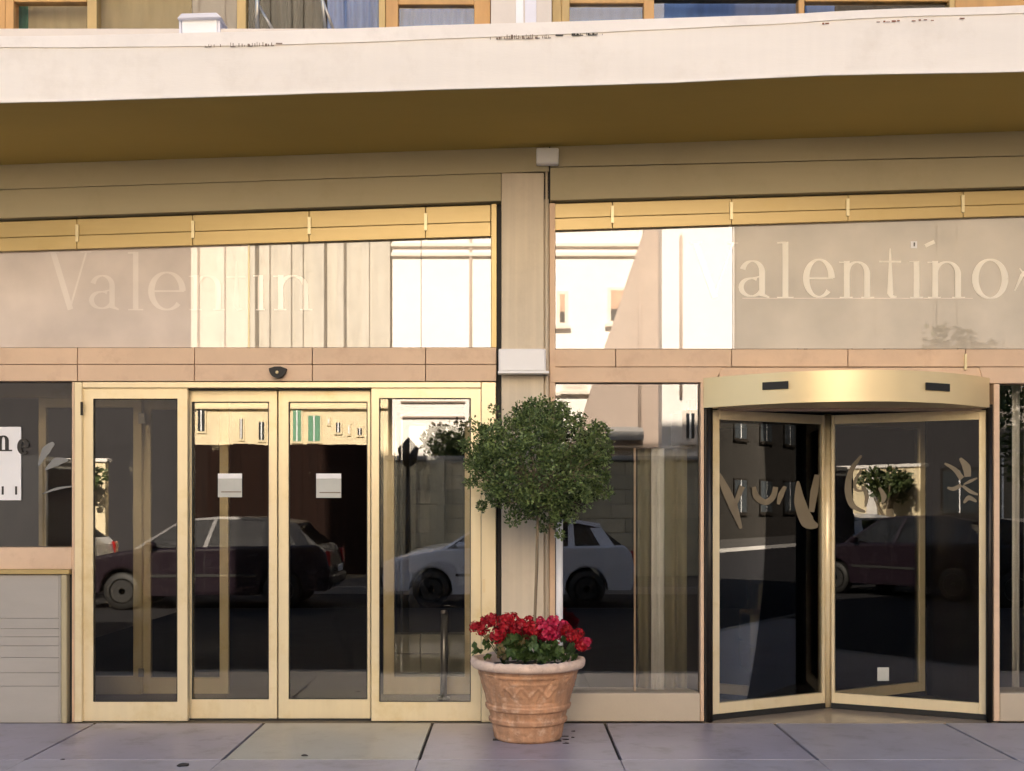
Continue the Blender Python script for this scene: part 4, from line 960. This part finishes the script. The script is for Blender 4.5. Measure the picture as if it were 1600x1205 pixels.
# ------------------------------------------------------------------ the street behind the viewer (seen mirrored in the glass)
def car(name, label, x, y, col, L_=3.9, H=1.42, flip=1):
    root = thing(name, label, 'car', (0, 0, 0), 'cars parked along the street')
    pm = mat(name + ' paint', col, .25, metal=.0, var=.03, spec=.7); k = L_ / 3.9; hz = H / 1.42; hw = .81
    dk_ = M['dark']
    def P(x_, z_): return (x_ * k, z_ * hz)
    def archpts(cx, r=.335, n=9): return [(cx + r * math.cos(math.pi * i / n), .30 + r * math.sin(math.pi * i / n)) for i in range(n + 1)]
    low = [(-1.93, .32), (-1.95, .50), (-1.93, .66), (-1.83, .76), (-1.45, .86), (-1.0, .93), (-.2, .95), (1.2, .98), (1.78, .99), (1.90, .86), (1.95, .62), (1.94, .42), (1.88, .28)]
    bottom = [(1.535, .28)] + archpts(1.20) + [(.865, .22), (-.865, .22)] + archpts(-1.20) + [(-1.535, .28), (-1.88, .26)]
    poly = [P(*p) for p in low + bottom]
    bm = bmesh.new(); va = [bm.verts.new((p[0], -hw, p[1])) for p in poly]; vb_ = [bm.verts.new((p[0], hw, p[1])) for p in poly]
    f1 = bm.faces.new(va); f2 = bm.faces.new(vb_[::-1]); N_ = len(poly)
    for i in range(N_): bm.faces.new((va[i], vb_[i], vb_[(i + 1) % N_], va[(i + 1) % N_]))
    bmesh.ops.recalc_face_normals(bm, faces=bm.faces)
    es = [e for e in bm.edges if abs(e.verts[0].co.y - e.verts[1].co.y) < 1e-6 and min(e.verts[0].co.z, e.verts[1].co.z) > .4]
    bmesh.ops.bevel(bm, geom=es, offset=.055, segments=3, profile=.6, affect='EDGES')
    bm_obj('body', bm, pm, root)
    def cabin(nm, outline, wb_, wt, m, zb_=.94, zt_=1.42):
        bm = bmesh.new(); a = []; b = []
        for (x_, z_) in outline:
            t = (z_ - zb_) / (zt_ - zb_); hw_ = wb_ + (wt - wb_) * t; a.append(bm.verts.new((x_ * k, -hw_, z_ * hz))); b.append(bm.verts.new((x_ * k, hw_, z_ * hz)))
        bm.faces.new(a); bm.faces.new(b[::-1]); n_ = len(a)
        for i in range(n_): bm.faces.new((a[i], b[i], b[(i + 1) % n_], a[(i + 1) % n_]))
        bmesh.ops.recalc_face_normals(bm, faces=bm.faces); return bm_obj(nm, bm, m, root)
    cg = glass(name + ' glass', 1.7, (.15, .16, .17), .05)
    cabin('window_glass', [(-.98, .94), (-.32, 1.36), (.2, 1.40), (.9, 1.39), (1.38, 1.30), (1.75, .99)], .74, .56, cg)
    cabin('roof', [(-.36, 1.355), (-.30, 1.385), (.2, 1.425), (.9, 1.415), (1.42, 1.33), (1.40, 1.27), (.9, 1.37), (.2, 1.385)], .75, .575, pm)
    def pil(x0_, z0_, x1_, z1_, wd_):
        for sgn in (-1, 1):
            y0_ = sgn * .748; y1_ = sgn * .585
            v_ = [(x0_ * k, y0_, z0_ * hz), ((x0_ + wd_) * k, y0_, z0_ * hz), ((x1_ + wd_ * .8) * k, y1_, z1_ * hz), (x1_ * k, y1_, z1_ * hz)]
            v_ += [(p[0], p[1] - sgn * .04, p[2]) for p in v_]
            mesh_obj('pillar', v_, PRISM, pm, root)
    pil(-1.04, .93, -.36, 1.37, .07); pil(-.02, .95, .12, 1.38, .07); pil(.92, .97, .92, 1.38, .10); pil(1.42, .97, 1.22, 1.34, .22)
    for cx_ in (-1.20, 1.20):
        for sgn in (-1, 1):
            bm = bmesh.new(); lathe(bm, [(.18, -.09), (.27, -.09), (.29, -.06), (.29, .06), (.27, .09), (.18, .09)], 28)
            bmesh.ops.rotate(bm, verts=bm.verts, matrix=Matrix.Rotation(R(90), 3, 'X')); bmesh.ops.translate(bm, verts=bm.verts, vec=(cx_ * k, sgn * .70, .29))
            t_ = bm_obj('wheel', bm, dk_, root, True, (cx_ * k, sgn * .70, .29))
            bm = bmesh.new(); lathe(bm, [(.05, -.0), (.06, .015), (.03, .03)], 16)
            for q_ in range(5):
                mt2 = Matrix.Rotation(q_ * 2 * math.pi / 5, 4, 'Z') @ Matrix.Translation((.11, 0, .008)) @ Matrix.Diagonal((.15, .035, .015, 1)); bmesh.ops.create_cube(bm, size=1, matrix=mt2)
            n0 = len(bm.verts)
            for (ra, za) in ((.175, .0), (.195, .0), (.195, .014), (.175, .014)):
                for q_ in range(24): bm.verts.new((ra * math.cos(q_ * math.pi / 12), ra * math.sin(q_ * math.pi / 12), za))
            bm.verts.ensure_lookup_table()
            for a_ in range(4):
                for q_ in range(24): bm.faces.new([bm.verts[n0 + i_] for i_ in (a_ * 24 + q_, a_ * 24 + (q_ + 1) % 24, ((a_ + 1) % 4) * 24 + (q_ + 1) % 24, ((a_ + 1) % 4) * 24 + q_)])
            bmesh.ops.rotate(bm, verts=bm.verts, matrix=Matrix.Rotation(R(-90 * -sgn), 3, 'X')); bmesh.ops.translate(bm, verts=bm.verts, vec=(cx_ * k, sgn * .79, .29)); bm_obj('rim', bm, M['steel'], t_, True, (cx_ * k, sgn * .79, .29))
    lens = M['white']; rl = mat(name + ' tail lamp', (.35, .01, .01), .2)
    for sgn in (-1, 1):
        box('headlight', -1.94 * k, -1.84 * k, sgn * .52, sgn * .74, .62 * hz, .74 * hz, lens, root, .02)
        box('tail_light', 1.87 * k, 1.955 * k, sgn * .60, sgn * .79, .66 * hz, .90 * hz, rl, root, .02)
        box('door_handle', .70 * k, .84 * k, sgn * .812, sgn * .83, .82 * hz, .845 * hz, dk_, root, .004)
        box('mirror', -.80 * k, -.66 * k, sgn * .80, sgn * .95, .95 * hz, 1.05 * hz, pm, root, .03)
        box('side_strip', -.82 * k, .82 * k, sgn * .811, sgn * .822, .50 * hz, .545 * hz, dk_, root, .003)
        box('door_gap', .02 * k, .028 * k, sgn * .8105, sgn * .812, .30 * hz, .93 * hz, dk_, root, 0)
    box('bumper', -1.99 * k, -1.90 * k, -.76, .76, .34 * hz, .50 * hz, dk_, root, .03); box('bumper', 1.90 * k, 1.99 * k, -.76, .76, .36 * hz, .52 * hz, dk_, root, .03)
    box('number_plate', 1.991 * k, 1.999 * k, -.24, .24, .56 * hz, .66 * hz, M['white'], root)
    root.location = (x, y, -.12); 
    if flip < 0: root.rotation_euler = (0, 0, math.pi)
    return root
car('dark_hatchback', 'dark maroon hatchback parked left, mirrored in the sliding doors', -4.75, -10.6, (.012, .006, .011))
car('white_hatchback', 'white hatchback mirrored beside the pillar and tall window', -.05, -11.0, (.78, .80, .88), 3.95, 1.40)
car('silver_car', 'silver hatchback parked across the road near the garden wall', -9.7, -14.1, (.55, .57, .62), 4.0, 1.42)
car('grey_car', 'dark blue hatchback parked to the right of the white one', 6.6, -10.9, (.012, .014, .02), 4.0, 1.42)

def van(label, x0, x1, y):
    root = thing('blocker_van', label, 'van', ((x0 + x1) / 2, y, -.12)); pm = mat('van paint', (.05, .05, .055), .3, var=.03)
    L_ = x1 - x0; prof_ = [(0, .35), (0, .95), (.12, 1.15), (.75, 1.35), (1.45, 2.2), (1.7, 2.36), (L_ - .1, 2.38), (L_, 2.25), (L_, .35)]
    bm = bmesh.new(); a = [bm.verts.new((x0 + p[0], y - .95, p[1] - .12)) for p in prof_]; b = [bm.verts.new((x0 + p[0], y + .95, p[1] - .12)) for p in prof_]
    bm.faces.new(a); bm.faces.new(b[::-1]); n_ = len(a)
    for i in range(n_): bm.faces.new((a[i], b[i], b[(i + 1) % n_], a[(i + 1) % n_]))
    bmesh.ops.recalc_face_normals(bm, faces=bm.faces); bmesh.ops.bevel(bm, geom=list(bm.edges), offset=.06, segments=2, affect='EDGES'); bm_obj('body', bm, pm, root, origin=(x0 + L_ / 2, y, 1))
    for sg in (-1, 1):
        for cx_ in (x0 + .8, x1 - .8):
            bm = bmesh.new(); lathe(bm, [(.2, -.1), (.32, -.1), (.34, -.06), (.34, .06), (.32, .1), (.2, .1)], 24); bmesh.ops.rotate(bm, verts=bm.verts, matrix=Matrix.Rotation(R(90), 3, 'X')); bmesh.ops.translate(bm, verts=bm.verts, vec=(cx_, y + sg * .88, .22)); t_ = bm_obj('wheel', bm, M['dark'], root, True, (cx_, y + sg * .88, .22))
        v_ = [(x0 + .95, y + sg * .952, 1.2), (x0 + 1.45, y + sg * .952, 1.85), (x0 + 2.0, y + sg * .952, 1.85), (x0 + 2.0, y + sg * .952, 1.2)]; v_ += [(p[0], p[1] + sg * .01, p[2]) for p in v_]
        mesh_obj('side_window', v_, PRISM, M['winglass'], root)
        box('door_gap', x0 + 2.1, x0 + 2.12, y + sg * .951, y + sg * .954, .3, 2.1, M['dark'], root); box('tail_light', x1 - .03, x1 + .01, y + sg * .8, y + sg * .92, .9, 1.3, M['dark'], root)
    return root
van('added dark grey van at the left, blocks the mirrored view of the bright garden wall', -11.6, -7.25, -11.1)  # added van, keeps the sunny garden wall out of the left panes' mirror image

def tree(label, x, y, h, r, seed, n=5000):
    t_ = thing('street_tree', label, 'tree', (x, y, 0), 'street trees across the road'); rnd = random.Random(seed)
    bm = bmesh.new(); tube(bm, [(x, y, 0), (x + .05, y, h * .4), (x - .03, y, h * .75), (x, y, h * .95)], [.13, .10, .06, .02], 10)
    for k in range(9):
        a = rnd.random() * 6.28; tube(bm, [(x, y, h * (.4 + .04 * k)), (x + math.cos(a) * r * .5, y + math.sin(a) * r * .5, h * (.55 + .03 * k)), (x + math.cos(a) * r * .85, y + math.sin(a) * r * .85, h * (.68 + .03 * k))], [.05, .03, .01], 6)
    bm_obj('trunk', bm, M['bark'], t_, True, (x, y, 0))
    cl = [((x, y, h * .75), r * .8, r * .7, 5)] + [((x + rnd.gauss(0, r * .5), y + rnd.gauss(0, r * .5), h * .75 + rnd.gauss(0, r * .4)), r * .4, r * .35, 1.6) for _ in range(12)]
    foliage('crown', t_, cl, n, .09, M['treeleaf'], seed, .3)
car('black_hatchback', 'black hatchback parked farthest to the right along the street', 11.6, -10.6, (.01, .01, .01), 4.0, 1.42)
# stone block wall with pilasters
sw = thing('stone_wall', 'pale stone block wall across the street behind the white car', 'wall', (0, -16.4, 0))
sw['label'] = 'coursed stone block wall across the road behind the white hatchback'
ms = [mat('wall stone %d' % k, c, .85, var=.15, bump=.3) for k, c in enumerate([(.42, .38, .27), (.36, .33, .24), (.48, .43, .31)])]
wx0, wx1 = -2.6, 4.5; zt = 2.42; rowh = .30; r_ = 0; z = 0.002
while z < zt - .05:
    x = wx0 - (.0 if r_ % 2 else .3)
    while x < wx1:
        L_ = .62; xa = max(x, wx0); xb = min(x + L_, wx1)
        if xb - xa > .08: box('stone_block', xa + .006, xb - .006, -16.6, -16.38 + random.choice([0, .006, .012]), z + .006, min(z + rowh, zt) - .006, random.choice(ms), sw, .008)
        x += L_
    z += rowh; r_ += 1
box('mortar', wx0, wx1, -16.58, -16.40, 0.001, zt - .01, M['kerb'], sw); box('coping', wx0 - .05, wx1 + .05, -16.68, -16.30, zt + .001, zt + .09, M['kerb'], sw, .01)
for x in (-.9 - .8, .8, 3.0): box('pilaster', x, x + .3, -16.36, -16.2, .002, zt, ms[1], sw, .01)
# dark timber fence
df = thing('timber_fence', 'tall dark stained plank fence across the street behind the dark hatchback', 'fence', (-4.7, -16.1, 0))
x = -6.9; k = 0; rnd = random.Random(4)
while x < -2.75:
    box('plank', x + .0012, x + .1588, -16.12, -16.09, .05, 2.74 + .05 * noise.noise(Vector((x * 1.5, 0, 0))), M['wooddark'], df, .003); x += .16
for z in (.5, 1.5, 2.4): box('rail', -6.9, -2.75, -16.18, -16.121, z, z + .1, M['wooddark'], df)
# street lamp and gate posts
lp = thing('street_lamp', 'tall black street lamp post across the road', 'lamp', (-1.95, -14.0, 0))
bm = bmesh.new(); tube(bm, [(-1.95, -14, 0), (-1.95, -14, .6), (-1.95, -14, 2.2)], [.09, .06, .04], 12); bm_obj('post', bm, M['bronze'], lp, True, (-1.95, -14, 0))
bm = bmesh.new(); lathe(bm, [(.05, 0), (.16, .1), (.2, .35), (.06, .5), (.01, .56)], 14, (-1.95, -14, 2.2)); bm_obj('lantern', bm, M['bronze'], lp, True, (-1.95, -14, 2.2))
tree('small leafy tree rising behind the stone wall', -1.2, -17.6, 3.6, .8, 11, 3500)
tree('small bushy tree before the bright garden wall', -8.75, -15.2, 2.6, .5, 12, 1500)
tree('leafy street tree beyond the grey car', 9.5, -16.2, 5.2, 1.4, 13, 6000)

def building(label, x0, x1, y, dep, h, m, wins, plinth=None, cornices=(), roof=True, fm=None):
    fm = fm or M['upwall']
    b = thing('town_house', label, 'building', ((x0 + x1) / 2, y, 0), 'buildings across the street')
    box('wall', x0, x1, y - dep, y, .001, h, m, b)
    box('roof', x0 - .25, x1 + .25, y - dep - .2, y + .25, h + .001, h + .25, M['kerb'], b, .02)
    if plinth: box('plinth', x0 - .02, x1 + .02, y + .001, y + .06, .001, plinth[0], plinth[1], b)
    for z_ in cornices: box('cornice', x0 - .03, x1 + .03, y + .001, y + .10, z_, z_ + .09, M['upwall'], b, .01)
    for (xa, xb, za, zb_, kind) in wins:
        f_ = box('window', xa, xb, y + .001, y + .05, za, zb_, fm, b)
        box('pane', xa + .08, xb - .08, y + .051, y + .056, za + .08, zb_ - .08, M['winglass_d'], f_)
        if kind == 'shut':
            for q in (xa + .08, (xa + xb) / 2 + .01): box('shutter', q, q + (xb - xa) / 2 - .09, y + .057, y + .09, za + .08, zb_ - .08, M['green'], f_, .004)
        elif kind == 'half': box('roller_blind', xa + .08, xb - .08, y + .057, y + .075, za + (zb_ - za) * .4, zb_ - .08, M['rolltan'], f_)
        elif kind == 'bar': box('glazing_bar', (xa + xb) / 2 - .02, (xa + xb) / 2 + .02, y + .057, y + .07, za + .08, zb_ - .08, M['white'], f_)
        box('sill', xa - .06, xb + .06, y + .001, y + .16, za - .07, za - .001, fm, f_)
    return b
M['winglass_d'] = mat('dark window', (.03, .035, .04), .15)
M['rolltan'] = mat('tan roller blind', (.50, .32, .22), .8)
mw = mat('white render', (.82, .78, .74), .85, var=.03, scale=.6)
mc = mat('cream render', (.78, .66, .44), .85, var=.10, scale=1.2, dirt=(.4, .33, .2), dirtamt=.3)
mg = mat('grey concrete', (.46, .43, .37), .85, var=.18, scale=1.5, stretch=(4, 1, .4), dirt=(.2, .18, .15), dirtamt=.4)
mb = mat('dark grey render', (.042, .040, .043), .9, spec=.1, var=.06, scale=.8)
md = mat('dark slate cladding', (.15, .135, .12), .7, var=.2, scale=1, stretch=(4, 1, .2))
# white house: windows read off their mirrored places, 20 m from the glass
def mw_(pxa, pxb, pya, pyb, kind, d=20):
    a, b = mir(pxa, pya, d), mir(pxb, pyb, d); return (a.x, b.x, b.z, a.z, kind)
white = building('tall white rendered house with few small windows across the street', mir(612, 0, 20).x, mir(1040, 0, 20).x, -20, 8, 15, mw,
   [mw_(870, 888, 453, 508, 'half'), mw_(950, 982, 447, 505, 'half'), mw_(880, 918, 600, 611, ''), mw_(950, 1010, 600, 611, ''), mw_(952, 1000, 664, 700, 'bar'), mw_(690, 720, 280, 340, 'half'), mw_(870, 900, 280, 340, 'half'), mw_(955, 985, 280, 340, 'half')],
   cornices=(mir(0, 399, 20).z, mir(0, 384, 20).z, mir(0, 618, 20).z))
bW2 = building('white corner block standing forward beside the tall white house', mir(1036, 0, 18.9).x, mir(1150, 0, 18.9).x, -18.9, 9, 11.5, mw, [mw_(1068, 1092, 640, 690, 'bar', 18.9)], cornices=(4.4,))
bG = building('grey ribbed concrete building with cream ground floor and green shutters', mir(290, 0, 20).x, mir(606, 0, 20).x, -20.3, 9, 15, mg, [])
gx0, gx1 = mir(290, 0, 20).x, mir(606, 0, 20).x
box('ground_floor', gx0, gx1, -20.298, -19.9, .001, 4.6, mc, bG, .01)
for (a, b_, k_, ya_, yb_) in [(302, 318, 'bar', 632, 676), (368, 378, 'bar', 650, 688), (398, 412, 'bar', 655, 690), (452, 470, 'shut', 636, 692), (476, 500, 'shut', 645, 692), (508, 514, 'bar', 650, 664), (520, 532, 'bar', 656, 678), (540, 546, 'bar', 660, 680), (554, 566, 'bar', 665, 682)]:
    xa, xb, za, zb_, _ = mw_(a, b_, ya_, yb_, k_, 19.9)
    f_ = box('window', xa, xb, -19.899, -19.86, za, zb_, mc, bG)
    box('pane', xa + .04, xb - .04, -19.859, -19.855, za + .05, zb_ - .05, M['winglass_d'] if k_ == 'bar' else M['green'], f_)
    box('glazing_bar', (xa + xb) / 2 - .015, (xa + xb) / 2 + .015, -19.854, -19.84, za + .05, zb_ - .05, M['white'], f_)
box('cornice', gx0, gx1, -19.9 + .001, -19.75, 4.35, 4.5, mc, bG, .02); box('cornice', gx0, gx1, -19.9 + .001, -19.8, 3.78, 3.84, mc, bG, .01)
rnd = random.Random(21); x = gx0 + .1
while x < gx1 - .2:
    wd_ = rnd.choice([.06, .10, .16, .24]); box('rib', x, x + wd_, -20.298, -20.298 + rnd.choice([.12, .2, .35]), 4.61, 14.8, rnd.choice([mg, mg, md, mg, mc]) if wd_ < .2 else mg, bG); x += wd_ + rnd.uniform(.12, .55)
bB = building('dark grey apartment house at the left across the street', -19.5, gx0 - .1, -21, 9, 14, mb, [(-18.5 + 2.4 * k, -17.3 + 2.4 * k, z_, z_ + 1.3, 'bar') for k in range(4) for z_ in (1.2, 9.2)], fm=M['bronze'])
bD = building('dark slate clad office block at the right across the street', mir(1152, 0, 19).x, 17, -19, 9, 15, md, [(6.2 + 2.2 * k, 7.6 + 2.2 * k, z_, z_ + 1.6, 'bar') for k in range(5) for z_ in (1.1, 9.0)])
for k in (0, 1, 2, 5, 6, 9, 10, 15, 16, 21): box('fin', mir(1152, 0, 19).x + .4 + k * .47, mir(1152, 0, 19).x + .5 + k * .47, -18.998, -18.95, 4.0, 14.9, mat('fin', (.18, .16, .14), .7) if k == 0 else bpy.data.materials['fin'], bD)
def mpoly(nm, pts, d, th, m, parent):
    f_ = [mir(a, b, d) for a, b in pts]; b_ = [Vector((p.x, p.y - th, p.z)) for p in f_]; n_ = len(pts)
    return mesh_obj(nm, f_ + b_, [tuple(range(n_)), tuple(range(2 * n_ - 1, n_ - 1, -1))] + [(k, (k + 1) % n_, n_ + (k + 1) % n_, n_ + k) for k in range(n_)], m, parent)
mt_ = mat('taupe shadow and trim', (.40, .32, .27), .85, var=.05)
mpoly('shadow_slab', [(1022, 200), (1035, 200), (1035, 700), (895, 700), (945, 545), (1008, 358)], 19.6, .395, mt_, white)  # added taupe slab standing in for the sloping shadow on the white house
for px_, d_, top_, bot_ in ((735, 19.95, 200, 695), (1001, 19.55, 400, 690), (1066, 18.83, 365, 620)):
    bm = bmesh.new(); tube(bm, [mir(px_, top_, d_), mir(px_, bot_, d_)], .035, 8); bm_obj('downpipe', bm, mt_, white, True, mir(px_, bot_, d_))
for py_ in (605, 628, 652):
    a, b = mir(625, py_, 19.94), mir(726, py_, 19.94); box('string_course', a.x, b.x, -19.998, -19.93, a.z, a.z + .035, mt_, white)
tb = building('long dark terrace closing the street at the far right', 17.4, 62, -17.5, 10, 12, mat('sooty render', (.022, .02, .018), .9, spec=.1), [(18.5 + 3 * k, 20 + 3 * k, z_, z_ + 1.6, 'bar') for k in range(13) for z_ in (1.1, 4.4)], fm=M['bronze'])
tc_ = building('dull brown corner house beyond the terrace at the end of the street', 62.5, 80, 4, 30, 14, mat('dull brown render', (.2, .16, .12), .85), [(64 + 3 * k, 65.6 + 3 * k, z_, z_ + 1.6, 'bar') for k in range(4) for z_ in (1.1, 4.4)])
# sunlit low wall at the far left, beyond the hotel's shadow
lwl = thing('garden_wall', 'bright cream garden wall in sun at the far left across the road', 'wall', (-12.5, -15.6, 0))
box('wall', -15.5, -8.2, -15.8, -15.6, .001, 2.35, mc, lwl, .01); box('coping', -15.55, -8.15, -15.85, -15.55, 2.352, 2.43, mw, lwl, .01)
for x in (-15.4, -13.6, -11.7, -9.6): box('pier', x, x + .3, -15.598, -15.5, .001, 2.35, mw, lwl, .01)
# awning over the door at the white house
aw = thing('awning', 'small grey awning over a doorway of the tall white house', 'awning', mir(976, 664, 19.6))
a, b = mir(947, 668, 19.5), mir(1005, 664, 19.5); mesh_obj('cloth', [(a.x, -19.94, a.z + .15), (b.x, -19.94, a.z + .15), (b.x, -19.2, a.z - .1), (a.x, -19.2, a.z - .1), (a.x, -19.94, a.z + .11), (b.x, -19.94, a.z + .11), (b.x, -19.2, a.z - .14), (a.x, -19.2, a.z - .14)], PRISM, M['kerb'], aw)
box('valance', a.x, b.x, -19.2, -19.18, a.z - .3, a.z - .1, M['kerb'], aw)
